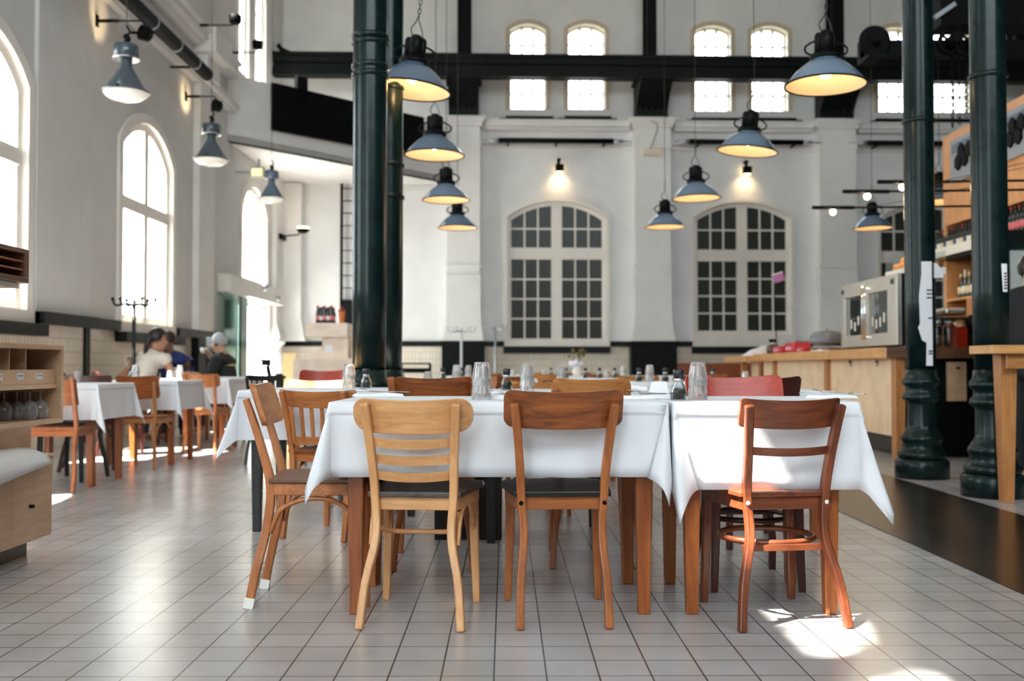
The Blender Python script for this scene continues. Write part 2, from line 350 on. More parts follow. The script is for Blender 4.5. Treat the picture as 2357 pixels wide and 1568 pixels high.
def window(fr, a, depth=0.16, fw=0.07, cols=(3, 3), up=2, low=4, split=None, mull=0.10, trans=0.13, bar=0.022, m=None, pane=None, casing=0.10, cm=None, pd=0.03, sill=None, sillm=None, bm=None):
    """arched casement: a = (s0, s1, z0, z spring, z top); split = height of the transom; cols = panes each side of the mullion"""
    NWIN[0] += 1; m = m or TRIMW; s0, s1, z0, zs, zt = a; i_ = inset(a, fw)
    b = MB(); b.ring(arch(*a), arch(*i_), depth, depth + 0.07)
    if casing: b.ring(arch(s0 - casing, s1 + casing, z0, zs + casing * 0.5, zt + casing), arch(s0 + 0.002, s1 - 0.002, z0 + 0.001, zs, zt), -0.035, depth); 
    top = lambda s: arch_z(s, *i_[:2], *i_[3:]) + 0.01
    mid = (s0 + s1) / 2; xs = [i_[0], i_[1]] if len(cols) == 1 else [i_[0], mid - mull / 2, mid + mull / 2, i_[1]]
    if len(cols) == 2: b.box(mid - mull / 2, mid + mull / 2, depth - 0.02, depth + 0.07, i_[2], top(mid))
    zl = (i_[2], split - trans / 2) if split else (i_[2], None)
    if split: b.box(i_[0], i_[1], depth - 0.03, depth + 0.07, split - trans / 2, split + trans / 2)
    fr_o = struct(place(b.build('window_%d' % NWIN[0], m), fr))
    g = MB()
    for k, nc in enumerate(cols):
        x0, x1 = xs[2 * k], xs[2 * k + 1]
        for j in range(1, nc):
            x = x0 + (x1 - x0) * j / nc; g.box(x - bar / 2, x + bar / 2, depth + 0.01, depth + 0.05, i_[2], top(x))
        secs = [(zl[0], zl[1], low), (split + trans / 2, (zs + zt) / 2, up)] if split else [(i_[2], (zs + zt * 2) / 3, low)]
        for q, (a0, a1, nr) in enumerate(secs):
            for j in range(1, nr):
                z = a0 + (a1 - a0) * j / nr; g.box(x0, x1, depth + 0.012, depth + 0.048, z - bar / 2, z + bar / 2)
    g.build('glazing_bar', bm or m, fr_o)
    e = inset(a, fw * 0.5); p = MB(); p.prism(arch(*e), depth + pd, depth + pd + 0.008); p.build('pane', pane or PANE, fr_o)
    if sill: q = MB(); q.box(s0 - casing - 0.03, s1 + casing + 0.03, -sill[0], 0.05, z0 - sill[1], z0 - 0.002); q.build('sill', sillm or m, fr_o)
    return fr_o

ZTOP = 13.0
# floor
b = MB(); b.box(-5.6, 12.2, -7.6, 22.9, -0.2, 0); struct(b.build('floor', FLOOR), 'beige square tiled floor')
b = MB(); b.box(1.93, 2.96, -5, 9.0, 0.0005, 0.004); struct(b.build('trim_1', DARKFL), 'dark brown strip laid in the beige tiled floor'); bpy.data.objects['trim_1'].rotation_euler = (0, 0, R(-0.38)); bpy.data.objects['trim_1'].location = (0.02, 0, 0)
# left wall with its windows and the street door
LW = [(8.35, 10.22, 1.46, 3.75, 4.2), (12.72, 14.6, 1.46, 3.75, 4.2), (18.38, 20.2, 2.5, 3.85, 4.35), (3.9, 5.8, 1.46, 3.75, 4.2), (-0.6, 1.3, 1.46, 3.75, 4.2), (-5.2, -3.3, 1.46, 3.75, 4.2)]
LU = [(18.05, 18.72, 6.3, 8.2, 8.5), (19.2, 20.0, 6.3, 8.2, 8.5), (12.9, 13.6, 6.4, 8.2, 8.5), (14.0, 14.7, 6.4, 8.2, 8.5), (8.5, 9.2, 6.4, 8.2, 8.5), (9.6, 10.3, 6.4, 8.2, 8.5), (4.1, 4.75, 6.4, 8.2, 8.5), (5.1, 5.75, 6.4, 8.2, 8.5)]
LT = [(-0.92, -0.10, 10.58, 11.44, 11.62), (-1.66, -1.02, 10.75, 11.5, 11.6)]  # unseen high openings, added and sized to throw a sun patch in front
DOOR = (18.2, 20.55, 0.0, 2.12, 2.13)
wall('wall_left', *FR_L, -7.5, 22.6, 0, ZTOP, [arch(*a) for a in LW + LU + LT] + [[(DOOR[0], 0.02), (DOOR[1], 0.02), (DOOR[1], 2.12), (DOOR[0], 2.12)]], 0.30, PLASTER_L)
for a in LW[:2] + LW[3:]: window(FR_L, a, depth=0.04, split=3.02, sill=None, cols=(2, 2), low=1, up=1, bar=0.014, fw=.10, mull=.14, trans=.17, casing=0.13)
window(FR_L, LW[2], depth=0.04, cols=(2, 2), low=2, bar=0.03, casing=0.11)
for a in LU: window(FR_L, a, depth=0.05, cols=(2,), low=4, bar=0.02, fw=0.06, casing=0.09)
for a in LT: window(FR_L, a, depth=0.1, cols=(2,), low=2, bar=0.03, fw=0.05, casing=0.06)
for a in LW + LU: portal(FR_L, a[0], a[1], a[2], a[4], 0.27)
portal(FR_L, DOOR[0], DOOR[1], 0.02, 2.12, 0.28)
# rear wall
def up_win(x0, x1, yb=252, ys=70, yt=56):
    return rw(x0, yb)[0], rw(x1, yb)[0], rw(x0, yb)[1], rw(x0, ys)[1], rw((x0 + x1) / 2, yt)[1]
RU = [up_win(1174, 1256), up_win(1308, 1392), up_win(1600, 1682, 256, 72, 60), up_win(1731, 1813, 256, 74, 61), up_win(2022, 2106, 258, 76, 64), up_win(2150, 2234, 259, 78, 66)]
a1 = (*[rw(x, 780)[0] for x in (1168, 1396)], rw(1170, 788)[1], rw(1170, 500)[1], rw(1283, 463)[1])
a2 = (*[rw(x, 780)[0] for x in (1600, 1822)], rw(1600, 770)[1], rw(1600, 500)[1], rw(1711, 466)[1])
a3 = (*[rw(x, 780)[0] for x in (2026, 2248)], rw(2026, 772)[1], rw(2030, 502)[1], rw(2137, 469)[1])
wall('wall_rear', *FR_R, -5.6, 11.9, 0, ZTOP, [arch(*a) for a in RU + [a1, a2, a3]], 0.45, PLASTER_UP)
for a in RU: window(FR_R, a, depth=0.16, cols=(3,), low=5, m=FRAME_UP, fw=0.025, bar=0.034, casing=0.10, bm=BLACKG)
for a, sp, yb in ((a1, 583, 0), (a2, 586, 0), (a3, 588, 0)):
    window(FR_R, a, depth=0.10, split=rw(1283, sp)[1], cols=(3, 3), up=2, low=4, fw=0.085, mull=0.235, trans=0.26, bar=0.035, pane=DARKPANE, casing=0.07, pd=0.035)
for a in RU: portal(FR_R, a[0], a[1], a[2], a[4], 0.40)
# wall behind the camera, wall behind the bar, ceiling with its roof lights
FR_F = ((0, -7.1, 0), pi); FR_B = ((11.6, 0, 0), -pi / 2)
FW_FILL = [(2.0, 4.6, 1.2, 5.2, 6.0), (-9.6, -5.2, 7.0, 11.0, 12.2), (-4.2, 0.2, 7.0, 11.0, 12.2), (1.2, 4.6, 7.0, 11.0, 12.0)]  # unseen windows added to fill the room with light from behind the camera
wall('wall_front', *FR_F, -12.2, 5.6, 0, ZTOP, [arch(*a) for a in FW_FILL], 0.4, BRICK_F)
for a in FW_FILL: window(FR_F, a, depth=0.2, cols=(3, 3), low=6, casing=0.1)
for a in FW_FILL: portal(FR_F, a[0], a[1], a[2], a[4], 0.36)
wall('wall_right', *FR_B, -23, 7.5, 0, ZTOP, [], 0.4, BLACKG)
b = MB(); RL = []
b.box(-5.6, 12.2, -7.6, 22.9, ZTOP, ZTOP + .25)
struct(b.build('ceiling', PLASTER))
for x0, x1 in RL:                       # sawtooth roof lights: slanted white roof, upright glass turned away from the sun
    b = MB(); H = 1.3
    b.prism([(x0, ZTOP), (x1, ZTOP + H), (x1, ZTOP + H + .2), (x0 - .1, ZTOP + .2)], -4.2, 19.2)
    for y in (-4.2, 19.0): b.prism([(x0, ZTOP), (x1, ZTOP), (x1, ZTOP + H)], y, y + .2)
    struct(b.build('roof', PLASTER))
    NWIN[0] += 1; fo = MB()
    for k in range(12): fo.box(x1 - .1, x1, -4 + k * 2.09 - 0.03, -4 + k * 2.09 + 0.03, ZTOP, ZTOP + H)
    f_ = struct(fo.build('window_%d' % NWIN[0], TRIMW)); b = MB(); b.box(x1 - .05, x1 - .04, -4, 19, ZTOP, ZTOP + H); b.build('pane', PANE, f_)
    l = bpy.data.lights.new('roof_light', 'AREA'); l.shape = 'RECTANGLE'; l.size = 23; l.size_y = H; l.cycles.is_portal = True
    o = bpy.data.objects.new('roof_light', l); COL.objects.link(o); o.location = (x1 + .02, 7.5, ZTOP + H / 2); o.rotation_euler = Vector((-1, 0, 0)).to_track_quat('-Z', 'Y').to_euler()

# trim: pilasters, cornices, dado
NTR = [1]
def trim(b, m, fr=None, label=None, bevel=0.0):
    NTR[0] += 1; o = b.build('trim_%d' % NTR[0], m, None, bevel)
    if fr: place(o, fr)
    return struct(o, label)
zc0, zc1 = rw(1300, 303)[1], rw(1300, 281)[1]     # cornice
zl0, zl1 = rw(1300, 346)[1], rw(1300, 335)[1]
zd0, zd1 = rw(1430, 798)[1], rw(1430, 786)[1]     # dado rail
PIL = [(1028, 1105), (1462, 1545), (1889, 1973)]
def pil(x0, x1, m=PLASTER):
    s0, s1 = rw(x0, 600, 0.26)[0], rw(x1, 600, 0.26)[0]; b = MB(); d = -0.26
    b.box(s0, s1, d, 0.0, zd1, zl0)
    for z0, z1, k in ((zl0, zl1 + 0.1, 0.02), (zl1 + 0.1, zc0 + 0.04, 0.0), (zc0 + 0.04, zc1 - 0.08, 0.05), (zc1 - 0.08, zc1 - 0.02, 0.09), (zc1 - 0.02, zc1 + 0.04, 0.11)): b.box(s0 - k, s1 + k, d - k, 0.0, z0, z1)
    zm0, zm1 = rw(x0, 637, 0.26)[1], rw(x0, 612, 0.26)[1]
    b.box(s0 - 0.03, s1 + 0.03, d - 0.03, 0, zm0, zm0 + 0.05); b.box(s0 - 0.03, s1 + 0.03, d - 0.03, 0, zm1 - 0.04, zm1 + 0.02); b.box(s0 - 0.012, s1 + 0.012, d - 0.012, 0, zd1, zm0)
    zb = rw(x0, 735, 0.26)[1]; hb = zb - zd1
    for i in range(6):
        t = i / 6; k = 0.02 + 0.09 * (1 - cos(t * pi / 2)); b.box(s0 - k, s1 + k, d - k, 0, zb - hb * (i + 1) / 6, zb - hb * i / 6 + (0.03 if i == 0 else 0))
    trim(b, m, FR_R, 'cream plaster pilaster on the rear wall')
    p = MB(); p.box(s0 - 0.10, s1 + 0.10, d - 0.10, 0, 0.0, zd1 - 0.003); p.box(s0 - 0.13, s1 + 0.13, d - 0.13, 0, zd1 - 0.10, zd1 - 0.004); trim(p, BLACKG, FR_R, 'black plinth under a rear wall pilaster')
    return s0, s1
pilS = [pil(*q) for q in PIL]
segs = [(-1.66, pilS[0][0]), (pilS[0][1], pilS[1][0]), (pilS[1][1], pilS[2][0]), (pilS[2][1], 11.5)]
for k, (s0, s1) in enumerate(segs):
    if k:
        b = MB(); b.box(s0 + 0.1, s1 - 0.1, -0.14, 0, zc0, zc0 + 0.07); b.box(s0 + 0.1, s1 - 0.1, -0.20, 0, zc0 + 0.07, zc1 - 0.04); b.box(s0 + 0.1, s1 - 0.1, -0.24, 0, zc1 - 0.04, zc1)
        b.box(s0, s1, -0.05, 0, zl0, zl1); b.box(s0, s1, -0.03, 0, zl1 + 0.01, zl1 + 0.03); trim(b, PLASTER, FR_R, 'moulded cornice of the rear wall')
    w_ = [None, a1, a2, a3][k]
    b = MB(); r = MB()
    if w_:
        for q0, q1 in ((s0, w_[0] - 0.07), (w_[1] + 0.07, s1)): r.box(q0, q1, -0.07, 0, zd0, zd1)
        r.box(w_[0] - 0.09, w_[1] + 0.07, -0.12, 0, rw(1283, 813)[1], rw(1283, 798)[1])
        q = MB(); q.box(w_[0] - 0.07, w_[1] + 0.07, -0.06, 0.0, rw(1283, 798)[1] + 0.002, w_[2]); trim(q, TRIMW, FR_R)
        b.box(s0, s1, -0.02, 0, 0, rw(1283, 813)[1]); b.box(s0, w_[0] - 0.09, -0.02, 0, rw(1283, 813)[1], zd0); b.box(w_[1] + 0.07, s1, -0.02, 0, rw(1283, 813)[1], zd0)
    else: r.box(-5, s1, -0.07, 0, zd0, zd1); b.box(-5, s1, -0.02, 0, 0, zd0)
    trim(r, RAIL, FR_R, 'black dado rail of the rear wall'); trim(b, WTILE, FR_R, 'cream glazed tiles under the rear dado rail')
for x0, x1, y in ((1150, 1286, 0), (1286, 1420, 0), (1580, 1712, 4), (1714, 1846, 4), (2004, 2130, 6), (2131, 2250, 6)):
    b = MB(); b.box(rw(x0, 270, .1)[0], rw(x1, 270, .1)[0], -0.14, 0, rw(x0, 278 + y, .1)[1], rw(x0, 272 + y, .1)[1]); b.box(rw(x0 + 14, 270, .1)[0], rw(x1 - 12, 270, .1)[0], -0.09, 0, rw(x0, 273 + y, .1)[1], rw(x0, 266 + y, .1)[1]); trim(b, BLACKG, FR_R, 'black sill under a high rear window')
# iron crane girder on corbels, with posts above
def gird(px0, px1, y0, y1, off, m, dz=0.0):
    b = MB(); s0, s1 = rw(px0, y0, off)[0], rw(px1, y0, off)[0]; z1, z0 = rw(1300, y0, off)[1], rw(1300, y1, off)[1]; h = z1 - z0
    b.box(s0, s1, -off - 0.14, -off + 0.14, z1 - 0.07, z1); b.box(s0, s1, -off - 0.14, -off + 0.14, z0, z0 + 0.07); b.box(s0, s1, -off - 0.03, -off + 0.03, z0, z1)
    b.box(s0, s1, -off - 0.10, -off + 0.10, z1 - 0.2, z1 - 0.07); b.box(s0, s1, -off - 0.10, -off + 0.10, z0 + 0.07, z0 + 0.18)
    return b
b = gird(624, 2420, 129, 182, 0.85, BLACKG)
s_ = rw(640, 129, .85); b.tube(cat([(s_[0] + 0.9, -0.85, s_[1] + .02), (s_[0] + 0.35, -0.85, s_[1] + 0.04), (s_[0] + .08, -0.85, s_[1] + 0.14), (s_[0], -0.85, s_[1] + 0.24)]), 0.05)
struct(place(b.build('crane_girder_beam', BLACKG), FR_R), 'black iron girder running along the rear wall')
for x0, x1 in ((1058, 1080), (1487, 1508), (1911, 1937), (2330, 2362)):
    b = MB(); s0, s1 = rw(x0, 60, .75)[0], rw(x1, 60, .75)[0]; b.box(s0, s1, -0.9, -0.6, rw(1300, 132, .75)[1], ZTOP); b.box(s0 - .05, s1 + .05, -0.66, -0.60, rw(1300, 132, .75)[1], ZTOP)
    struct(place(b.build('truss_post_beam', BLACK), FR_R), 'black iron post rising from the girder')
for x0, x1 in ((1032, 1102), (1467, 1540), (1893, 1970)):
    b = MB(); s0, s1 = rw(x0, 230, .5)[0], rw(x1, 230, .5)[0]; zt, zb = rw(1300, 181, .5)[1], zc1 + 0.04
    b.prism([(-0.0, zb), (-0.0, zt), (-1.0, zt), (-1.0, zt - 0.12), (-0.62, zt - 0.35), (-0.36, zb + 0.15), (-0.36, zb)], s0, s1, Matrix(((0, 1, 0, 0), (1, 0, 0, 0), (0, 0, 1, 0), (0, 0, 0, 1))))
    for k in range(5): x = s0 + (s1 - s0) * (k + .5) / 5; b.box(x - .03, x + .03, -0.40, -0.36, zb, zt - .3)
    b.box(s0 - .06, s1 + .06, -1.02, 0, zt - 0.05, zt + 0.0)
    struct(place(b.build('corbel_beam', BLACKG), FR_R), 'black iron corbel bracket carrying the girder')
# left wall trim
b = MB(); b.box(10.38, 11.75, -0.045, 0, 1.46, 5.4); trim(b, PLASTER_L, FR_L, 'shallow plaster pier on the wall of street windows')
for y0, y1 in ((15.6, 16.4), (20.75, 21.4)):
    b = MB(); b.box(y0, y1, -0.10, 0, 1.46, 5.4)
    if y0 > 20:
        for i in range(5): k = 0.02 + .02 * i; b.box(y0 - k, y1 + k, -0.1 - k, 0, 1.46 - .06 * (i + 1) + .3, 1.46 - .06 * i + .3)
    trim(b, PLASTER, FR_L, 'plaster pilaster on the wall of street windows')
b = MB(); b.box(15.5, 16.5, -0.14, 0, 0, 1.335); trim(b, BLACKG, FR_L, 'black plinth under a plaster pilaster')
b = MB(); b.box(-7, 20.6, -0.16, 0, 5.42, 5.52); b.box(-7, 20.6, -0.10, 0, 5.36, 5.42); trim(b, PLASTER, FR_L, 'lower moulding along the street wall')
b = MB(); b.box(-7, 17.4, -0.14, 0, 5.95, 6.02); b.box(-7, 17.4, -0.22, 0, 6.02, 6.14); b.box(-7, 17.4, -0.27, 0, 6.14, 6.2); b.box(15.6, 16.5, -0.34, 0, 5.85, 6.24); b.box(15.7, 16.4, -0.18, 0, 5.52, 5.85); trim(b, PLASTER, FR_L, 'upper moulded cornice along the street wall')
r = MB(); t = MB(); s = MB()
cuts = sorted([(a[0], a[1]) for a in LW[:2] + LW[3:]]); cur = -7.0
for q0, q1 in cuts + [(18.0, 18.0)]:
    r.box(cur, q0 - 0.16, -0.09, 0, 1.335, 1.46); cur = q1 + 0.16
    if q0 < 18: s.box(q0 - 0.2, q1 + 0.2, -0.17, 0, 1.2, 1.325)
r.box(10.38, 11.78, -0.14, 0, 1.335, 1.46)
t.box(-7, 18.0, -0.02, 0, 0, 1.2); cur = -7.0
for q0, q1 in cuts + [(18.0, 18.0)]: t.box(cur, q0 - 0.2, -0.02, 0, 1.2, 1.335); cur = q1 + 0.2
t.box(20.6, 21.3, -0.02, 0, 0, 1.335)
r.box(11.6, 11.73, -0.05, 0, 0.0, 1.335)
trim(r, RAIL, FR_L, 'black dado rail along the street wall'); trim(t, WTILE, FR_L, 'cream glazed tiles under the street windows'); trim(s, RAIL, FR_L, 'black sills under the street windows')
for q0, q1 in cuts:
    b = MB(); b.box(q0 - 0.14, q1 + 0.14, -0.05, 0.2, 1.327, 1.46); trim(b, TRIMW, FR_L)
# black pipe heaters
def heater(name, fr, s0, s1, d, z, r, label, tip=True, group=None, brackets=()):
    o = thing(name, label, 'heater pipe', (0, 0, 0), 0, group); place(o, fr)
    q = MB(); q.tube([(s0, -d, z), (s1, -d, z)], r, 14); q.build('tube', BLACK, o)
    if tip:
        for a, k in ((s0, -1), (s1, 1)):
            q = MB(); q.tube([(a, -d, z), (a + k * .2, -d, z), (a + k * .2, -d, z), (a + k * .42, -d, z)], [r * .9, r * .7, r * .3, r * .2], 10); q.build('end_cap', GREYM, o)
    for x in brackets: q = MB(); q.box(x - .02, x + .02, -d - r * .8, 0, z - r - .02, z - r + .01); q.build('bracket', BLACK, o)
    return o
for n, (x0, x1, y, w_) in enumerate(((1148, 1412, 323, 'between the first two rear pilasters'), (1586, 1848, 326, 'right of the middle rear pilaster'), (1996, 2260, 329, 'behind the green bar columns'))):
    s0, z = rw(x0, y, .28); s1, _ = rw(x1, y, .28); heater('pipe_heater', FR_R, s0, s1, .28, z, .058, 'black tube heater under the cornice ' + w_, True, 'black tube heaters along the rear cornice', (s0 + .2, (s0 + s1) / 2, s1 - .2))
o = heater('pipe_heater', FR_L, 9.0, 14.9, .42, 5.27, .095, 'long black pipe hung along the moulding of the street wall', False)
for x in (12.6, 13.5, 14.3): MB().tube([(x - .02, -.42, 5.27), (x + .02, -.42, 5.27)], .099, 14).build('joint_band', GREYM, o)
for x in (10, 11.5, 13, 14.5): MB().box(x - .015, x + .015, -.38, -.004, 5.25, 5.28).build('bracket', BLACK, o)
# gallery in the far corner: fascia, floor slab, black screen
GA, GB = Vector((-5, 17.45, 0)), Vector((-1.12, 21.72, 0)); gdir = (GB - GA).normalized(); gn = Vector((gdir.y, -gdir.x, 0))
Lg = (GB - GA).length; gz0, gz1 = 4.86, 6.05
Mg = Matrix.Translation(GA) @ Matrix.Rotation(math.atan2(gdir.y, gdir.x), 4, 'Z')
b = MB(); b.box(0, Lg + .05, 0, 0.15, gz0, gz1, Mg)
b.prism([(GA.x, GA.y), (GB.x, GB.y), (-5, 21.7)], gz0, gz0 + .12, Matrix(((1, 0, 0, 0), (0, 0, 1, 0), (0, 1, 0, 0), (0, 0, 0, 1))))
trim(b, PLASTER, None, 'white gallery parapet cutting across the far corner')
def gp_(px, py): p = hit(px, py, GA, gn); return (p - GA).dot(gdir), p.z
c = [gp_(622, 192), gp_(622, 300), gp_(970, 366), gp_(970, 272)]
o = thing('screen_board', 'large black board hung across the white gallery parapet', 'board'); q = MB(); q.prism(c, -0.09, -0.02, Mg); q.build('board', BLACK, o)
q = MB(); q.box(gp_(690, 200)[0] - .12, gp_(690, 200)[0] + .12, -.09, 0, gp_(690, 200)[1] - .3, gp_(690, 180)[1], Mg); q.build('bracket', BLACKG, o)
# rear left pilasters under the gallery
for x0, x1 in ((606, 636), (648, 693)):
    b = MB(); s0, s1 = rw(x0, 600, .3)[0], rw(x1, 600, .3)[0]; s0 = max(s0, -4.98); b.box(s0, s1, -.3, 0, 1.43, gz0 - .02)
    for i in range(5): k = .02 + .018 * i; b.box(s0 - (k if s0 > -4.9 else 0), s1 + k, -.3 - k, 0, 1.9 - .094 * (i + 1), 1.9 - .094 * i)
    trim(b, PLASTER, FR_R, 'cream pilaster under the gallery')
b = MB(); q = atY(630, 800, 20.6); b.lathe([(0.2, 0), (0.2, 1.15), (.16, 1.2), (.16, 1.3), (.23, 1.36), (.23, 1.44)], 20, (q.x, 20.6, 0)); trim(b, PLASTER, None, 'pale round pedestal by the street door')
# street door
NWIN[0] += 0
d = MB(); d.ring([(DOOR[0], 0.0), (DOOR[1], 0.0), (DOOR[1], 2.13), (DOOR[0], 2.13)], [(DOOR[0] + .08, 0.0), (DOOR[1] - .08, 0.0), (DOOR[1] - .08, 2.05), (DOOR[0] + .08, 2.05)], 0.1, 0.25)
d1 = struct(place(d.build('door_1', TRIMW), FR_L), 'open glazed street door')
q = MB(); q.box(16.9, 20.9, -.24, -.002, 2.16, 2.46); q.build('door_header', TRIMW, d1)
q = MB(); q.ball((19.1, -.26, 2.42), .09); q.ball((20.2, -.25, 2.27), .07); q.build('door_sensor', GREYM, d1)
q = MB(); q.box(16.95, 17.9, -.14, -.11, 0.02, 2.15); q.build('glass_leaf', PANE_G, d1)
q = MB(); q.box(17.9, 18.3, -.15, -.10, 0.02, 2.15); q.build('door_stile', mat('green_glass_edge', (.05, .16, .12), .2), d1)
q = MB(); q.box(DOOR[0] + .08, DOOR[1] - .08, .17, .18, .02, 2.05); q.build('pane', PANE, d1)
b = MB(); b.box(-9.5, -5.5, -8, 24, -.25, -.05); struct(b.build('street_pavement', mat('pale_pavement', (.5, .48, .45), .8)), 'pale pavement outside the street windows')

# ------------------------------------------------------------------ cast iron columns
def column(x, y, label, ringsz=(2.85, 2.93), base=True, r=0.116, ztop=ZTOP):
    o = thing('iron_column', label, 'column', (x, y, 0), 0, 'dark green cast iron columns')
    if base:
        b = MB(); b.lathe([(.205, 0), (.205, .13), (.19, .15), (.17, .155)], 32); b.build('plinth', IRON, o)
        b = MB(); b.lathe([(.17, .15), (.185, .17), (.185, .2), (.165, .215), (.15, .24), (.15, .29), (.16, .3), (.16, .32), (.14, .35), (.115, .39), (.107, .42), (.107, .58)] +
                          [(.107, .60), (.14, .62), (.145, .64), (.14, .66), (.118, .68), (.118, .72), (.14, .74), (.148, .76), (.14, .78), (.122, .80), (.118, .86)], 32); b.build('moulded_base', IRON, o)
    b = MB(); b.lathe([(r * .96, .85 if base else 0.0), (r, 1.4), (r, 6), (r * .97, ztop)], 36); b.build('shaft', IRON, o)
    for z in ringsz:
        b = MB(); b.lathe([(r, z - .02), (r + .012, z - .012), (r + .012, z + .012), (r, z + .02)], 36); b.build('collar', IRON, o)
    return o
column(3.265, 7.98, 'green iron column with papers taped to its side', (2.85,))
column(3.28, 6.84, 'green iron column beside the high wooden counter', (2.88,))
column(-0.965, 6.75, 'nearer of the two paired dark columns behind the tables', (2.86, 2.92, 3.08, 3.12))
column(-0.965, 7.75, 'column half hidden behind the nearer one of the pair', (2.2, 2.45, 3.05))
# papers taped on the column
def sheet(name, pts, X, label, mat_, txt=()):
    o = thing(name, label, 'paper', tuple(X)); b = MB(); n = len(pts)
    b.prism([(a, c) for a, c in pts], 0, .002); b.build('sheet', mat_, o)
    if txt:
        q = MB()
        for x0, x1, z in txt: q.box(x0, x1, -.002, .0, z - .012, z)
        q.build('printed_text', INK, o)
    return o
q = atY(2132, 842, 7.84)
sheet('paper_sheet', [(.0, 0), (.052, 0), (.052, .82), (-.03, .82), (-.03, .72), (-.05, .55), (-.045, .33), (-.06, .3), (-.03, .2), (.005, .18)], q, 'long white paper strip taped down the green column', PAPER,
      [(.01, .05, .60 - k * .03) for k in range(3)] + [(.02, .05, .38)] + [(.02, .05, .12), (.02, .05, .1)])
q = atY(2150, 640, 7.87); sheet('paper_sheet', [(0, 0), (.075, 0), (.07, .05), (.03, .11), (0, .12)], q, 'small curled paper beside the long white strip on the column', PAPER)
q = atY(2309, 672, 6.70); sheet('paper_sheet', [(0, 0), (.028, 0), (.028, .19), (-.01, .19)], q, 'narrow printed paper on the column by the high counter', PAPER, [(.008, .024, .13 - k * .02) for k in range(6)])

# ------------------------------------------------------------------ pendant lamps
def point(o, z, e, r, col=(1.0, .62, .30)):
    l = bpy.data.lights.new('bulb_light', 'POINT'); l.energy = e; l.color = col; l.shadow_soft_size = r
    p = bpy.data.objects.new('bulb_light', l); COL.objects.link(p); p.parent = o; p.location = (0, 0, z)
def pendant(loc, label, tilt=(0, 0), mat_=ENAMEL, top=ZTOP, e=1.5):
    o = thing('pendant_lamp', label, 'pendant lamp', loc, 0, 'grey blue enamel factory pendant lamps'); o.rotation_euler = (R(tilt[0]), R(tilt[1]), 0)
    prof = [(.298, .004), (.285, .02), (.255, .06), (.215, .105), (.175, .142), (.14, .168), (.112, .185), (.10, .2)]
    b = MB(); b.shell(prof, 48); s = b.build('shade', mat_, o)
    b = MB(); b.shell([(r - .004, z - .003) for r, z in prof[:-1]] + [(.0001, .178)], 48); b.build('reflector', REFL, s)
    b = MB(); b.tube([(.299 * cos(i * pi / 24), .299 * sin(i * pi / 24), .002) for i in range(48)], .0075, 8, True); b.build('rim', BLACK, s)
    b = MB(); b.lathe([(.085, .19), (.118, .2), (.118, .222), (.105, .226), (.105, .24), (.075, .25), (.06, .26)], 32); b.build('collar', BLACKG, o)
    b = MB(); b.lathe([(.055, .24), (.058, .36), (.05, .40), (.03, .42)], 20); b.build('ballast_housing', BLACKG, o)
    for k in range(2):
        b = MB(); x = -.06 if k == 0 else .055; b.tube([(x, .0, .24), (x, .0, .38), (x, 0, .40)], [.026, .026, .012], 12); b.build('capacitor', BLACKG, o)
    b = MB(); b.tube(cat([(.10, 0, .225), (.155, 0, .25), (.16, 0, .29), (.12, 0, .32)]), .008, 6); b.tube(cat([(-.10, 0, .225), (-.15, 0, .25), (-.155, 0, .29), (-.12, 0, .32)]), .008, 6); b.tube([(-.12, 0, .32), (-.06, 0, .345), (.06, 0, .345), (.12, 0, .32)], .008, 6); b.build('bracket', BLACKG, o)
    b = MB(); b.tube(cat([(-.03, .0, .41), (-.05, .01, .47), (-.015, 0, .53), (.0, 0, .58)]), .005, 6); b.tube(cat([(.05, 0, .40), (.03, 0, .47), (0, 0, .54)]), .004, 6)
    for k in range(4): b.tube([(.012 * cos(a) * (k % 2), .012 * cos(a) * ((k + 1) % 2), .57 + k * .035 + .022 * sin(a)) for a in [i * pi / 5 for i in range(10)]], .0035, 5, True)
    b.build('hook_chain', WIRE, o)
    b = MB(); b.tube([(0, 0, .70), (-(top - loc[2]) * sin(R(tilt[1])), (top - loc[2]) * sin(R(tilt[0])), top - loc[2] - .02)], .004, 6); b.build('cable', WIRE, o)
    b = MB(); b.ball((0, 0, .115), (.05, .05, .062), 16); b.build('bulb', BULB, o)
    point(o, .045, e, .05)
    return o
def pl(px, py, Y): p = atY(px, py, Y); return (p.x, p.y, p.z)
for px, py, Y, lb, t, m in [
    (1900, 197, 7.5, 'largest pendant lamp, tilted, hanging near the green bar columns', (0, 1), ENAMEL_P),
    (1720, 349, 10.0, 'second pendant lamp of the row in front of the rear pilaster', (2, 6), ENAMEL_P),
    (1603, 457, 12.5, 'third pendant lamp of the row, above the second arched window', (0, -1), ENAMEL_P),
    (1531, 523, 15.0, 'small pendant lamp hanging in front of the middle rear pilaster', (0, 0), ENAMEL_P),
    (946, 208, 7.5, 'pendant lamp half hidden behind the paired columns', (0, 6), ENAMEL),
    (1000, 358, 10.0, 'whole pendant lamp just below the one behind the columns', (0, 1), ENAMEL),
    (1027, 461, 12.5, 'pale pendant lamp third down beside the paired columns', (0, 0), ENAMEL_P),
    (1053, 525, 15.0, 'lowest pendant lamp beside the paired columns', (0, 0), ENAMEL),
    (2009, 526, 15.6, 'pendant lamp below the bar arm lamps', (0, -1), ENAMEL),
    (2163, 466, 13.6, 'pendant lamp seen between the two green bar columns', (0, 0), ENAMEL)]:
    p = pl(px, py, Y); pendant(p, lb, t, m)
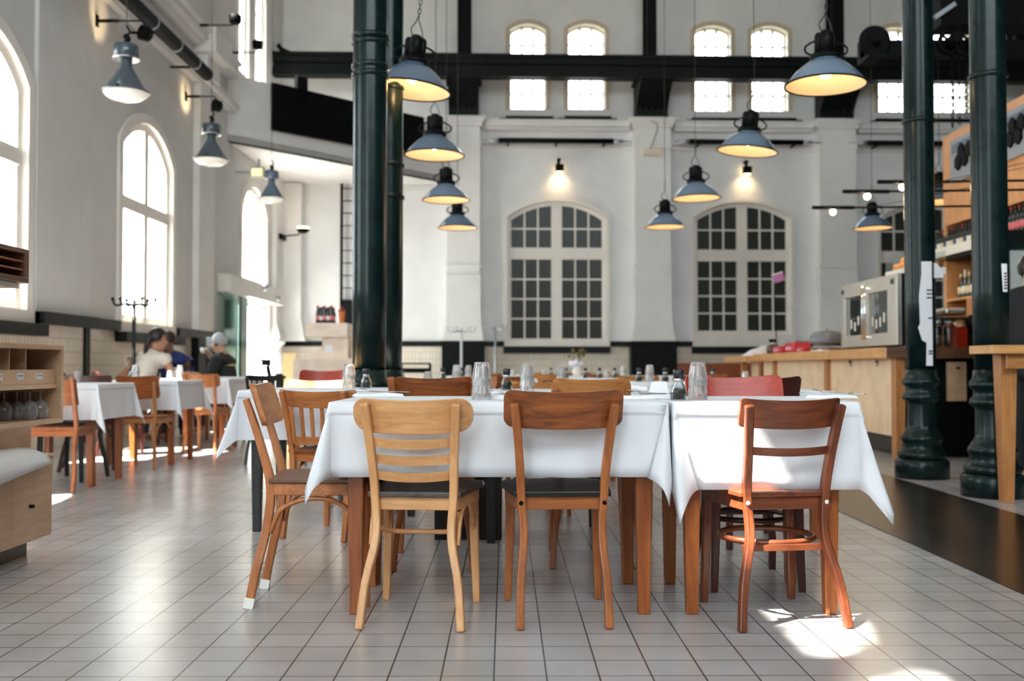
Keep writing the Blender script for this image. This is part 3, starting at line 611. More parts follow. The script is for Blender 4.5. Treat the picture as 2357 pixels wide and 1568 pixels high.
def cone_lamp(loc, label, top=ZTOP, mat_=ENAMEL_G):
    o = thing('cone_lamp', label, 'hanging lamp', loc, 0, 'cone shaped metal hanging lamps by the street wall')
    b = MB(); b.shell([(.205, .0), (.185, .02), (.055, .235), (.055, .30)], 40); s = b.build('shade', mat_, o)
    b = MB(); b.tube([(.205 * cos(i * pi / 20), .205 * sin(i * pi / 20), 0) for i in range(40)], .009, 8, True); b.build('rim', mat_, s)
    for k in range(3): a = k * 2.1 - 1.57; b = MB(); b.ball((.2 * cos(a), .2 * sin(a), .01), .018, 8); b.build('clip', BLACK, s)
    b = MB(); b.lathe([(.10, .305), (.112, .31), (.112, .43), (.10, .44), (.02, .445)], 32); b.build('ballast_housing', ENAMEL_G if mat_ is ENAMEL_G else mat_, o)
    b = MB(); b.tube([(.118 * cos(i * pi / 16), .118 * sin(i * pi / 16), .31) for i in range(32)], .005, 6, True); b.build('guard_ring', CHROME, o)
    b = MB(); b.lathe([(.2, -.002), (.19, -.03), (.15, -.06), (.09, -.078), (.0001, -.085)], 36); b.build('lens', LENS, o)
    b = MB(); b.tube([(0, 0, .44), (0.01, 0, .5), (-.01, 0, .53)], .03, 8); b.tube(cat([(-.01, 0, .53), (.03, 0, .56), (.0, 0, .62)]), .01, 6); b.build('gland', BLACKG, o)
    b = MB(); b.tube([(0, 0, .6), (0, 0, top - loc[2] - .02)], .004, 6); b.build('cable', WIRE, o)
    return o
cone_lamp(pl(290, 212, 9.2), 'nearest cone lamp hanging between the street windows')
cone_lamp(pl(486, 367, 12.3), 'middle cone lamp hanging below the long black pipe')
p = pl(625, 456, 16.2); cone_lamp(p, 'small cone lamp hanging in front of the gallery', ZTOP, ENAMEL)

# ------------------------------------------------------------------ small wall lights
def arm_spot(fr_px, head_px, X, label, up=True, tilt=0):
    p = atX(*fr_px, X); o = thing('arm_spotlight', label, 'spotlight', (X, p.y, p.z), 0, 'black arm spotlights on the street wall')
    h = atY(head_px[0], head_px[1], p.y); L = h.x - X; dz = h.z - p.z
    b = MB(); b.box(0, .02, -.03, .03, -.07, .07); b.tube([(0, 0, 0), (L * .45, 0, 0)], .022, 8); b.build('wall_mount', BLACK, o)
    b = MB(); b.tube([(L * .4, 0, 0), (L - .05, 0, 0), (L, 0, dz * .4)], .011, 8); b.build('arm', BLACK, o)
    b = MB(); M = Matrix.Translation((L, 0, dz)) @ Matrix.Rotation(R(tilt), 4, 'Y')
    b.lathe([(.055, -.07), (.085, -.05), (.095, .06), (.09, .065)], 18, M=M); b.build('head', BLACK, o)
    b = MB(); b.lathe([(.08, .066), (.05, .072)], 18, M=M); b.build('lamp_face', BULB, o)
    l = bpy.data.lights.new('spot_light', 'SPOT'); l.energy = 4; l.color = (1, .75, .4); l.spot_size = R(75); l.spot_blend = .6; l.shadow_soft_size = .06
    s = bpy.data.objects.new('spot_light', l); COL.objects.link(s); s.parent = o; s.location = M @ Vector((0, 0, .1)); s.rotation_euler = (0, R(180 + tilt), 0)
    return o
arm_spot((222, 48), (335, 78), -4.998, 'black arm spotlight above the nearest cone lamp', tilt=-70)
arm_spot((428, 58), (542, 45), -4.998, 'black arm spotlight left of the high street window', tilt=0)
arm_spot((514, 121), (593, 104), -4.998, 'black arm spotlight crossing the high street window', tilt=0)
arm_spot((427, 222), (500, 244), -4.998, 'black arm spotlight above the middle cone lamp', tilt=-75)
def rear_spot(px, py, label):
    s, z = rw(px, py, .2); o = thing('box_spotlight', label, 'spotlight'); place(o, FR_R); b = MB()
    b.box(s - .09, s + .09, -.27, -.12, z - .08, z + .08); b.build('head', BLACK, o)
    b = MB(); b.tube([(s - .02, -.2, z + .08), (s - .02, -.18, z + .2)], .035, 8); b.box(s - .04, s + .03, -.2, 0, z + .17, z + .22); b.build('bracket', BLACK, o)
    b = MB(); b.box(s - .07, s + .07, -.25, -.14, z - .085, z - .078); b.build('lamp_face', BULB, o)
    for dz, e, rx in ((-.12, 4, 12), ):
        l = bpy.data.lights.new('spot_light', 'SPOT'); l.energy = e; l.color = (1, .70, .34); l.spot_size = R(130); l.spot_blend = 1; l.shadow_soft_size = .05
        q = bpy.data.objects.new('spot_light', l); COL.objects.link(q); q.parent = o; q.location = (s, -.2, z + dz); q.rotation_euler = (R(40), 0, 0)
    l = bpy.data.lights.new('spill_light', 'POINT'); l.energy = .5; l.color = (1, .70, .34); l.shadow_soft_size = .05
    q = bpy.data.objects.new('spill_light', l); COL.objects.link(q); q.parent = o; q.location = (s, -.07, z)
rear_spot(1288, 387, 'black box spotlight on the rear wall above the first arched window')
rear_spot(1720, 392, 'black box spotlight just below the second pendant lamp')
p = atY(645, 543, 20.9); o = thing('arm_spotlight', 'black arm spotlight under the gallery, pointing up', 'spotlight', tuple(p)); b = MB(); b.tube([(0, 0, 0), (.15, 0, 0), (.4, -.1, .01), (.44, -.1, .06)], .016); b.build('arm', BLACK, o)
b = MB(); b.lathe([(.06, .04), (.13, .09), (.14, .13)], 16, (.5, -.1, 0)); b.build('head', BLACK, o); b = MB(); b.lathe([(.13, .132), (.12, .17), (.06, .18)], 16, (.5, -.1, 0)); b.build('lamp_face', BULB, o)
b = MB(); b.box(-.03, .03, 0, .6, -.05, .05); b.build('wall_mount', BLACK, o)
p = atX(578, 397, -4.7); o = thing('exit_sign', 'small lit emergency sign under the gallery', 'sign', tuple(p)); b = MB(); b.box(-.02, .24, -.03, .03, -.09, .09); b.build('case', mat('sign_case', (.55, .5, .3), .4), o)
b = MB(); b.box(.01, .21, -.036, -.03, -.07, .07); b.build('lit_face', mat('lit_sign_face', (.8, .85, .5), .4, emit=.25, ecol=(1, .95, .55, 1)), o); b = MB(); b.box(.12, .16, -.01, .01, .1, .24); b.box(-.28, -.02, -.01, .01, -.02, .02); b.build('hanger', GREYM, o)
s, z = rw(1502, 351, .28); o = thing('wall_box', 'small cream electrical box on the middle rear pilaster', 'electrical box'); place(o, FR_R); b = MB(); b.box(s - .19, s + .19, -.36, -.27, z - .07, z + .07); b.build('case', mat('cream_plastic', (.7, .62, .48), .5), o)
b = MB(); b.tube(cat([(s - .05, -.28, z + .07), (s + .02, -.33, z + .25), (s + .1, -.38, z + .55), (s - .04, -.4, z + .66)]), .008); b.build('cord', WIRE, o)

# ------------------------------------------------------------------ tables and cloths
def cloth(w_, d_, h, L, seed=0, flare=.30, tight=()):
    rnd = random.Random(seed); ph = [rnd.uniform(0, 6) for _ in range(6)]; path = []
    hw, hd = w_ / 2, d_ / 2
    for k, (cx, cy, a0, ln) in enumerate(((hw, hd, 0, w_), (-hw, hd, 90, d_), (-hw, -hd, 180, w_), (hw, -hd, 270, d_))):
        for i in range(17):
            f = i * 90 / 16; path.append((cx, cy, R(a0 + f), L / max(cos(R(f)), sin(R(f))), sin(R(2 * f)), 0, k))
        n = max(4, int(ln / .05)); nx = ((-hw, hd), (-hw, -hd), (hw, -hd), (hw, hd))[k]
        for i in range(1, n): t = i / n; path.append((cx + (nx[0] - cx) * t, cy + (nx[1] - cy) * t, R(a0 + 90), L, 0, min(t, 1 - t) * ln, k))
    lv = [0, .018, .06, .12, .155, .165, .19, .3, .42, .55, .7, .85, 1.0]; vs = []; m = len(lv)
    for i, (x, y, a, r, cr, u, k) in enumerate(path):
        for t in lv:
            s = t * r
            if cr > 0: tilt = flare * cr ** 1.3 + .03; wob = .05 * sin(a * 7 + ph[k]) * cr
            else: tilt = .03 + .05 * math.exp(-u / .05); wob = 0
            fold = .010 * t * (sin(u * 16 + ph[k]) + .6 * sin(u * 31 + ph[k + 1])) * (1 if cr == 0 else 0)
            out = .004 + (.004 if t < .16 else 0) + min(s, .02) * .25 + max(0, s - .02) * (tilt + wob * t) + fold
            z = h - (s if s < .012 else s * sqrt(max(.1, 1 - (tilt * .9) ** 2))) 
            if t == 0: out = .0; z = h
            elif t == .018: z = h - s * .5
            px_, py_ = x + cos(a) * out, y + sin(a) * out
            if k in tight and r > L * .9999 and (cr > 0 or abs(sin(a)) < .01): px_ = x + math.copysign(1, x) * (.2 * abs(cos(a)) * out - .085 * t * (1 - abs(cos(a)))); py_ = y + sin(a) * out + math.copysign(.012 * t, y)
            vs.append((px_, py_, z))
    n = len(path); b = MB()
    b.add(vs, [(i * m + j, i * m + j + 1, ((i + 1) % n) * m + j + 1, ((i + 1) % n) * m + j) for i in range(n) for j in range(m - 1)], True)
    b.f.append([i * m for i in range(n)]); b.sm.append(False)
    return b
TH = .757; TABLE = {}
def table(key, x0, x1, y0, y1, phrase, legs='chestnut', L=.262, rz=0.0, drop=.0, seed=None, solid=False, clothed=True, tight=(), flare=.3, grp='white clothed restaurant tables'):
    cx, cy = (x0 + x1) / 2, (y0 + y1) / 2; w_, d_ = x1 - x0, y1 - y0
    o = thing('dining_table', ('bare wooden-legged table ' if not clothed else 'wooden-legged table ') + phrase, 'table', (cx, cy, 0), rz, grp); lm = W(legs, 'z')
    b = MB(); b.box(-w_ / 2, w_ / 2, -d_ / 2, d_ / 2, TH - .032, TH - .006); b.build('tabletop', W(legs, 'x'), o, .004)
    b = MB(); e = .045; b.box(-w_ / 2 + e, w_ / 2 - e, -d_ / 2 + e, d_ / 2 - e, TH - .12, TH - .033); b.build('apron', W(legs, 'x'), o)
    for i in (-1, 1):
        for j in (-1, 1): b = MB(); b.taper((i * (w_ / 2 - .075), j * (d_ / 2 - .075)), .021, .033, 0, TH - .036); b.build('leg', lm, o, .004)
    c = cloth(w_ + .004, d_ + .004, TH, L, seed if seed is not None else len(TABLE), flare, tight).build('tablecloth', CLOTH, None, solid=.0015 if solid else 0, fix=True)
    c.location = (cx, cy, 0); c.rotation_euler = (0, 0, rz); tag(c, 'white tablecloth ' + phrase.replace('standing ', '').replace('pushed ', 'draped '), 'tablecloth', 'white tablecloths')
    TABLE[key] = o; return o
table('A', -.632, .545, 3.52, 4.17, 'standing in front, behind the ladder-back and plywood-back chairs', seed=3, solid=True, tight=(0, 3))
table('B', .567, 1.21, 3.52, 4.17, 'standing in front, behind the reddish three-rail chair', L=.305, seed=5, solid=True, tight=(1, 2), flare=.25)
table('T2', -1.44, -.52, 5.3, 6.0, 'with black legs, in sunlight behind the slat-back chair', 'ebony', seed=2)
table('T2b', -.18, .52, 4.95, 5.6, 'just behind the two plain chair backs', 'ebony', seed=4)
table('C', .62, 1.63, 5.08, 5.75, 'behind the red chair, near the bar', 'chestnut', seed=6)
table('T3', -1.6, -.5, 8.0, 8.7, 'behind the paired dark columns', seed=7)
table('T3b', .0, .85, 7.1, 7.8, 'in the middle of the third row', seed=8)
table('T3c', .98, 2.1, 8.1, 8.8, 'in the third row, before the bar', seed=9)
table('T4', -.75, .25, 10.2, 10.9, 'in the fourth row, behind the pepper mills', seed=10)
table('T4b', .55, 1.7, 10.8, 11.5, 'in the fourth row, facing the rear pilaster', seed=11)
table('T5', -.9, .6, 13.5, 14.2, 'in front of the first arched rear window', seed=12)
table('T5b', .75, 2.5, 13.8, 14.5, 'in front of the bench below the rear wall', seed=13)
table('T6', -.6, 1.0, 16.6, 17.3, 'last before the rear wall', seed=14)
table('L1', -3.72, -3.02, 7.28, 7.96, 'nearest along the street wall, beside the waiter station', seed=15)
table('L2', -3.7, -3.0, 8.95, 9.65, 'second along the street wall', seed=16)
table('L3', -3.7, -3.0, 10.55, 11.2, 'third along the street wall, before the couple', seed=17)
table('L4', -3.75, -3.15, 12.0, 12.6, 'fourth along the street wall, by the grey-haired man', seed=18)

# ------------------------------------------------------------------ chairs
def seat_outline(wr, wf, d, n=10):
    pts = [(-wr / 2, 0), (wr / 2, 0)]
    for i in range(n + 1):
        t = i / n
        pts.append((wf / 2 * (abs(cos(t * pi)) ** .55) * (1 if t < .5 else -1), d - .13 + .13 * sin(t * pi) ** .55))
    return pts
XY = Matrix(((1, 0, 0, 0), (0, 0, 1, 0), (0, 1, 0, 0), (0, 0, 0, 1)))
def chair(label, frame, back=None, seat=None, loc=(0, 0, 0), rz=0.0, wf=.34, ws=.285, wt=.315, top=.80, bw=.415, bh=.115, btop=None, sag=.035, rad=.04, rails=(), slats=0, hoop='u', front=True, seat_h=.45, group='wooden bistro chairs', name='dining_chair', caps=False, foot=-.03, bolt=None, thick=.018):
    o = thing(name, label, 'chair', loc, rz, group); fm = W(frame, 'z'); fx = W(frame, 'x'); bm_ = W(back or frame, 'x'); st = W(seat or frame, 'y')
    btop = btop or top
    ypost = lambda z: (.045 - .105 * (max(0, z - .44) / .36) ** 1.25)
    for i in (-1, 1):
        pth = cat([(i * wf / 2, foot, 0), (i * (wf * .6 + ws * .4) / 2, .0, .15), (i * (ws * .5 + wf * .06 + ws * .38) / 2, .033, .30), (i * ws / 2, .045, .44), (i * (ws * .75 + wt * .25) / 2, ypost(.56), .56), (i * (ws * .3 + wt * .7) / 2, ypost(.69), .69), (i * wt / 2, ypost(top - .012), top - .012)], 4)
        n = len(pth); b = MB(); b.sweep(pth, [.027 + .003 * k / n for k in range(n)], [.032 if k < n * .55 else .032 - .010 * (k / n - .55) / .45 for k in range(n)]); l = b.build('leg', fm, o, .005)
        if caps: b = MB(); b.sweep([pth[0], pth[1]], .031, .036); b.build('white_foot', LABELW, l)
        if bolt: b = MB(); b.ball((i * (ws / 2 + .001), .029, seat_h - .035), .008, 8); b.build('bolt', bolt, l)
        if front: b = MB(); b.sweep(cat([(i * .172, .40, 0), (i * .165, .395, .2), (i * .16, .39, seat_h - .02)], 3), [.026, .028, .029, .031, .032, .033, .034], [.026, .028, .029, .031, .032, .033, .034]); b.build('leg', fm, o, .005)
    ol = seat_outline(ws + .05, .40, .42); b = MB(); b.prism([(x, y + .04) for x, y in ol], seat_h - .016, seat_h + .002, XY); b.build('seat', st, o, .006)
    b = MB(); b.prism([(x * .93, (y - .21) * .93 + .21 + .042) for x, y in ol], seat_h - .062, seat_h - .0165, XY); b.build('seat_frame', fx, o, .004)
    y0 = ypost(btop - bh / 2) + .022
    b = MB(); b.plate(bw, btop, btop - bh, lambda x: y0 + .028 - sag * (1 - (2 * x / bw) ** 2) + .0, thick, rad, lean=-.32, z0=btop - bh / 2); b.build('backrest', bm_, o, .003)
    for z, hh in rails:
        q = ws + (wt - ws) * (z - .44) / .36 - .01; yy = ypost(z); b = MB(); b.plate(q, z + hh / 2, z - hh / 2, lambda x: yy + .012 - sag * .7 * (1 - (2 * x / q) ** 2), .014, .003, 14, lean=-.3, z0=z); b.build('back_rail', fx, o, .002)
    if slats:
        zb = .50; b = MB(); q = ws - .01; b.plate(q, zb + .02, zb - .02, lambda x: ypost(zb) - .01 * (1 - (2 * x / q) ** 2), .016, .003, 12); b.build('back_rail', fx, o)
        for k in range(slats):
            x = (k / (slats - 1) - .5) * (ws - .055); g = 1.12; yt = y0 - sag * (1 - (2 * x * g / bw) ** 2) + .028
            b = MB(); b.sweep([(x, ypost(zb) - .012, zb - .01), (x * 1.05, ypost(.6) - .0, .62), (x * g, yt + .012, btop - bh + .02)], .018, .01); b.build('back_slat', fm, o)
    if hoop:
        zr = .30
        if hoop == 'u':
            b = MB(); b.tube(cat([(-.145, .06, zr + .08), (-.14, .09, zr + .03), (-.10, .16, zr), (0, .185, zr - .005), (.10, .16, zr), (.14, .09, zr + .03), (.145, .06, zr + .08)]), .009, 8); b.build('stretcher', fx, o)
        for i in (-1, 1):
            if hoop == 'ring': continue
            b = MB(); b.tube(cat([(i * .15, .045, .27), (i * .152, .09, .36), (i * .155, .2, .395), (i * .158, .31, .37), (i * .162, .39, .27)]), .009, 8); b.build('stretcher', fx, o)
        if hoop == 'ring':
            b = MB(); b.tube([(.165 * cos(a), .225 + .165 * sin(a), .275) for a in [k * pi / 16 for k in range(32)]], .011, 8, True); b.build('stretcher', fx, o)
            b = MB(); b.sweep([(-.155, .05, .262), (0, .045, .262), (.155, .05, .262)], .02, .016, (0, 0, 1)); b.build('stretcher', fx, o)
    return o
# the three chairs in front and the one at the end of the long table
chair('light beech ladder-back chair with three curved rails, in front of the long table', 'beech', 'beech', 'greyseat', (-.338, 3.39, 0), R(-5), wf=.345, ws=.272, wt=.312, top=.770, bw=.412, bh=.116, btop=.780, rad=.05, rails=((.626, .032), (.569, .032), (.512, .032)), sag=.04)
chair('worn brown chair with a broad plywood back and dark seat, in front', 'teak', 'walnut', 'ebony', (.176, 3.405, 0), R(3), wf=.30, ws=.285, wt=.34, top=.768, bw=.408, bh=.128, btop=.806, rad=.03, sag=.035, bolt=BLACK, hoop=None)
chair('reddish brown chair with one cross rail and ring stretcher, partly in sun', 'mahogany', 'mahogany', 'mahogany', (.945, 3.395, 0), R(8), wf=.375, ws=.28, wt=.325, top=.765, bw=.352, bh=.098, btop=.776, rad=.012, rails=((.597, .028),), hoop='ring', bolt=LABELW, sag=.03, seat_h=.452)
chair('honey brown chair with white-painted feet at the end of the long table', 'honey', 'honey', 'umber', (-.945, 3.84, 0), R(-86), wf=.33, ws=.29, wt=.30, top=.775, bw=.40, bh=.155, btop=.822, rad=.03, caps=True, hoop='arch', seat_h=.47, sag=.03)
chair('honey brown chair with vertical back slats, behind the end chair', 'honey', 'honey', 'walnut', (-1.0, 5.12, 0), R(-20), wf=.36, ws=.34, wt=.36, top=.77, bw=.44, bh=.085, btop=.765, rad=.01, slats=6, hoop='arch')
def place_chair(px, py_top, Y, rz, label, frame, back=None, seat=None, **k):
    p = atY(px, 845, Y); k.setdefault('top', .80); return chair(label, frame, back, seat, (p.x, Y, 0), rz, **k)
place_chair(998, 862, 4.36, R(2), 'chair with a tall brown back rail just behind the long table', 'teak', 'walnut', 'ebony', top=.848, btop=.842, bh=.11, bw=.36, wt=.36)
place_chair(1360, 870, 4.4, R(-2), 'blond chair back behind the plywood-back chair', 'teak', 'oak', 'oak', top=.80, btop=.836, bh=.12, bw=.35, hoop='arch')
place_chair(1690, 862, 4.33, R(180), 'red plywood chair facing out from behind the square table', 'wine', 'red', 'red', top=.70, btop=.85, bh=.20, bw=.42, rad=.03, hoop='ring', sag=.05, foot=-.05)
place_chair(1750, 862, 4.9, R(6), 'dark brown plywood chair half hidden behind the red one', 'wine', 'wine', 'wine', top=.70, btop=.84, bh=.19, bw=.40, rad=.03, hoop='u', sag=.05)
place_chair(743, 850, 9.4, R(180), 'red chair back seen in front of the reception desk', 'wine', 'red', 'red', top=.74, btop=.86, bh=.16, bw=.44, sag=.06)
place_chair(735, 873, 6.75, R(178), 'blond sunlit chair behind the black-legged table', 'blond', 'blond', 'blond', top=.74, btop=.80, bh=.12, bw=.44, sag=.05, rad=.02)
place_chair(612, 862, 9.0, R(0), 'black chair with a slatted back, in the sunny aisle', 'ebony', 'ebony', 'ebony', top=.80, btop=.815, bh=.05, bw=.36, slats=6)
place_chair(1015, 862, 6.9, R(-8), 'brown chair pushed against the table by the paired columns', 'teak', 'oak', 'oak', btop=.80, bw=.42)
for px, Y, rz, key, lb in [
    (1243, 5.95, 4, 'oak', 'orange brown chair behind the ribbed glasses'), (1095, 9.4, 170, 'teak', 'brown chair beyond the table with the tall glass stack'),
    (1180, 9.5, 5, 'walnut', 'dark walnut chair in the third row'), (1318, 6.5, -8, 'walnut', 'walnut chair peeping over the blond chair back'),
    (1250, 12.7, 0, 'oak', 'oak chair in front of the dried flowers'), (1390, 12.5, 6, 'teak', 'teak chair near the black pilaster plinth'), (1470, 10.1, -4, 'oak', 'oak chair before the fourth row table'),
    (1595, 10.0, 10, 'walnut', 'walnut chair before the fourth row table'), (1640, 12.9, 0, 'teak', 'brown chair before the rear bench'), (1120, 12.8, -5, 'chestnut', 'chestnut chair below the light coat stand'),
    (1330, 15.8, 3, 'chestnut', 'chestnut chair in the last row'), (1230, 15.9, 180, 'oak', 'oak chair turned round in the last row')]:
    place_chair(px, 0, Y, R(rz), lb, key, hoop='arch', rails=() if key == 'oak' else ((.62, .03),))
# along the street wall
place_chair(112, 0, 7.02, R(2), 'orange brown chair beside the waiter station, back turned', 'chestnut', 'chestnut', 'chestnut', top=.83, btop=.80, bh=.19, bw=.38, wf=.38, ws=.36, wt=.37, rad=.01, hoop=None)
place_chair(316, 0, 8.66, R(-2), 'brown chair before the second table on the street side', 'oak', 'chestnut', 'chestnut', top=.76, btop=.81, bh=.20, bw=.37, wt=.33, rad=.03, hoop='arch')
place_chair(200, 0, 8.05, R(176), 'black-legged chair on the far side of the nearest street-side table', 'ebony', 'wine', 'ebony', top=.80, btop=.82, bh=.12, hoop=None)
place_chair(225, 0, 9.95, R(-60), 'dark brown chair between the wall tiles and the second table', 'wine', 'wine', 'wine', btop=.84, bh=.16)
place_chair(150, 0, 8.55, R(-70), 'wine-dark chair against the wall tiles', 'wine', 'wine', 'wine', btop=.84, bh=.13)
place_chair(462, 0, 10.3, R(-4), 'sunlit orange chair before the third street-side table', 'honey', 'honey', 'honey', btop=.815, bh=.14, bw=.4, hoop='arch')
place_chair(345, 0, 11.35, R(-30), 'dark chair under the woman in the cream top', 'wine', 'wine', 'wine', btop=.74, top=.72, hoop=None)
place_chair(398, 0, 12.35, R(40), 'dark chair under the man in blue', 'wine', 'wine', 'wine', btop=.74, top=.72, hoop=None)

# ------------------------------------------------------------------ waiter station at the near left
o = thing('waiter_station', 'plywood waiter station with glass shelf, cupboards and cutlery rack', 'sideboard', (-2.17, 4.2, 0)); PX, PY_ = W('ply', 'y'), W('ply', 'x')
def wb(x0, x1, y0, y1, z0, z1): return MB().box(x0 + 2.17, x1 + 2.17, y0 - 4.2, y1 - 4.2, z0, z1)
for nm, a in (('top_board', (-2.76, -2.17, 3.3, 4.84, .962, .985)), ('bottom_board', (-2.76, -2.17, 3.3, 4.84, .612, .636)), ('side_panel', (-2.76, -2.17, 4.815, 4.84, .636, .962)), ('side_panel', (-2.76, -2.17, 3.3, 3.325, .636, .962)),
              ('back_panel', (-2.76, -2.74, 3.325, 4.815, .636, .962)), ('shelf', (-2.74, -2.19, 3.325, 4.815, .778, .800)), ('drawer_lip', (-2.215, -2.195, 3.325, 4.80, .80, .868)),
              ('plinth', (-2.7, -2.27, 3.3, 4.70, 0, .085)), ('cupboard', (-2.76, -2.20, 3.3, 4.76, .085, .455)), ('cupboard_top', (-2.76, -2.185, 3.3, 4.78, .455, .47)), ('riser_panel', (-2.7, -2.27, 3.3, 4.73, .47, .612))):
    wb(*a).build(nm, GLOSSBLK if nm == 'plinth' else PX, o, .002)
for y in (3.7, 3.95, 4.11, 4.26, 4.41, 4.56): wb(-2.74, -2.22, y, y + .008, .80, .962).build('divider', PX, o)
for y0, y1 in ((3.85, 4.375), (4.38, 4.755)):
    d = wb(-2.2, -2.18, y0, y1, .09, .45).build('door', PX, o, .002); MB().tube([(-2.18 + 2.17, y1 - .12 - 4.2 - .1, .25), (-2.16 + 2.17, y1 - .22 - 4.2, .25)], .008).build('knob', BLACK, d)
for y in (4.27, 4.46, 4.64):
    l = wb(-2.195, -2.193, y - .03, y + .035, .822, .852).build('card_label', PAPER, o); wb(-2.193, -2.1925, y - .022, y + .027, .838, .844).build('printed_line', mat('grey_print', (.3, .3, .3), .6), l)
wb(-2.72, -2.68, 3.3, 3.36, .985, 1.27).build('post', PX, o); wb(-2.25, -2.21, 3.3, 3.36, .985, 1.27).build('post', PX, o)
for nm, a in (('rack_board', (-2.6, -2.17, 3.3, 4.48, 1.385, 1.405)), ('rack_board', (-2.6, -2.17, 3.3, 4.48, 1.255, 1.28)), ('rack_end', (-2.6, -2.17, 4.44, 4.48, 1.28, 1.385)), ('rack_back', (-2.6, -2.58, 3.3, 4.44, 1.28, 1.385)), ('rack_slat', (-2.5, -2.175, 3.3, 4.44, 1.308, 1.316)), ('rack_slat', (-2.5, -2.175, 3.3, 4.44, 1.345, 1.353))):
    wb(*a).build(nm, W('walnut' if 'slat' in nm else 'umber', 'y'), o, .002)
wb(-2.6, -2.2, 3.3, 4.45, 1.23, 1.253).build('rack_underside', LABELW, o)
b = MB(); n = 12; prof = [(-2.262, .472), (-2.264, .505), (-2.25, .519), (-2.225, .522), (-2.19, .51), (-2.15, .48), (-2.137, .42), (-2.13, .345), (-2.142, .345), (-2.152, .42), (-2.165, .468), (-2.2, .473)]
ys = [3.3, 3.6, 3.9, 4.2, 4.4, 4.52, 4.6, 4.635]; vs = []
for i, y in enumerate(ys):
    k = [1, 1, 1, 1, .97, .9, .75, .5][i]
    for x, z in prof: vs.append((x, y + (.05 if z < .4 else 0) * 0, .472 + (z - .472) * (k if z > .472 else (.25 + .75 * (4.7 - y) / 1.0 if y > 4 else 1))))
m = len(prof); b.add(vs, [(i * m + j, (i + 1) * m + j, (i + 1) * m + (j + 1) % m, i * m + (j + 1) % m) for i in range(len(ys) - 1) for j in range(m)] + [tuple(range(m))[::-1], tuple((len(ys) - 1) * m + j for j in range(m))], True)
tag(b.build('folded_cloth', NAPK), 'pile of folded white cloths hanging over the waiter station cupboard', 'cloth')
wine = None
for i, (px, dy) in enumerate(((8, .0), (24, .08), (38, -.02), (58, .0), (68, -.07), (92, -.08))):
    p = atX(px, 985, -2.30 - dy); lb = '%s upturned wine glass from the open end of the waiter station shelf' % ORD[5 - i]
    if wine is None:
        wine = thing('wine_glass', lb, 'glass', (p.x, p.y, .637), 0, 'upturned wine glasses in the waiter station')
        b = MB(); b.shell([(.028, 0), (.036, .03), (.036, .055), (.02, .08), (.004, .088), (.004, .125), (.0045, .128)], 20); b.build('bowl', PGLASS, wine, solid=.0012)
        b = MB(); b.lathe([(.0045, .126), (.03, .1325), (.03, .134), (.0001, .135)], 20); b.build('glass_foot', PGLASS, wine)
    else: dup(wine, (p.x, p.y, .637), 0, lb)

# ------------------------------------------------------------------ glasses, mills, napkins on the tables
def on(px, py=None, Y=None):
    p = atZ(px, py, TH) if Y is None else atY(px, 845, Y); return Vector((p.x, p.y, TH))
TPROF = [(.0001, .074), (.022, .071), (.032, .0), (.0355, .0), (.0365, .012), (.0358, .024), (.0352, .028), (.0268, .081), (.0262, .085), (.024, .087), (.0001, .088)]
tum = None
def tumbler(loc, label, z=0):
    global tum
    loc = Vector((loc[0], loc[1], loc[2] + z))
    if tum is None:
        tum = thing('glass_tumbler', label, 'glass', loc, 0, 'upturned ribbed tumblers'); b = MB()
        n = 48; vs = []; m = len(TPROF)
        for i in range(n):
            a = 2 * pi * i / n
            for j, (r, zz) in enumerate(TPROF): q = r * (1 + (.055 * cos(12 * a) if j in (6, 7) else 0)); vs.append((q * cos(a), q * sin(a), zz))
        b.add(vs, [(i * m + j, ((i + 1) % n) * m + j, ((i + 1) % n) * m + j + 1, i * m + j + 1) for i in range(n) for j in range(m - 1)], False); b.build('ribbed_glass', PGLASS, tum)
        return tum
    return dup(tum, loc, random.random(), label)
def stack(px, py, Y, phrase, n=2):
    p = on(px, py, Y)
    for k in range(n): tumbler(p + Vector((0.001 * k, 0, 0)), ('upper ' if k == n - 1 and n > 1 else 'lower ' if n > 1 else 'single ') + 'upturned ribbed tumbler ' + phrase, k * .054)
stack(1108, 921, None, 'on the long front table, beside the ladder-back chair')
stack(1213, None, 5.15, 'behind the corner of the plywood-back chair')
stack(1606, 921, None, 'on the square front table, beside the pepper mill')
stack(803, None, 5.62, 'on the sunlit black-legged table')
stack(1051, None, 8.1, 'rising above the tall brown chair rail')
stack(1078, None, 10.5, 'just right of the light coat stand pole')
stack(1292, None, 7.4, 'on the table behind the blond chair back')
stack(1495, None, 8.3, 'on the third row table before the bar')
stack(1435, None, 10.95, 'in front of the black plinth edge')
stack(1397, None, 11.2, 'left of the black plinth, fourth row', 1)
stack(1180, None, 13.7, 'under the sill of the first arched window', 1)
stack(1222, None, 13.6, 'on the table before the first arched window')
stack(1253, None, 13.9, 'at the end of the table before the arched window', 1)
stack(312, None, 9.2, 'in front of the woman, second street-side table')
stack(392, None, 10.75, 'beside the chair back, third street-side table', 1)
stack(414, None, 10.7, 'in the sun on the third street-side table')
stack(433, None, 12.2, 'on the fourth street-side table', 1)
stack(1715, None, 8.6, 'seen over the red chair', 1)
stack(175, None, 7.7, 'on the nearest street-side table', 1)
stack(985, None, 8.4, 'at the end of the table behind the columns', 1)
mill0 = None
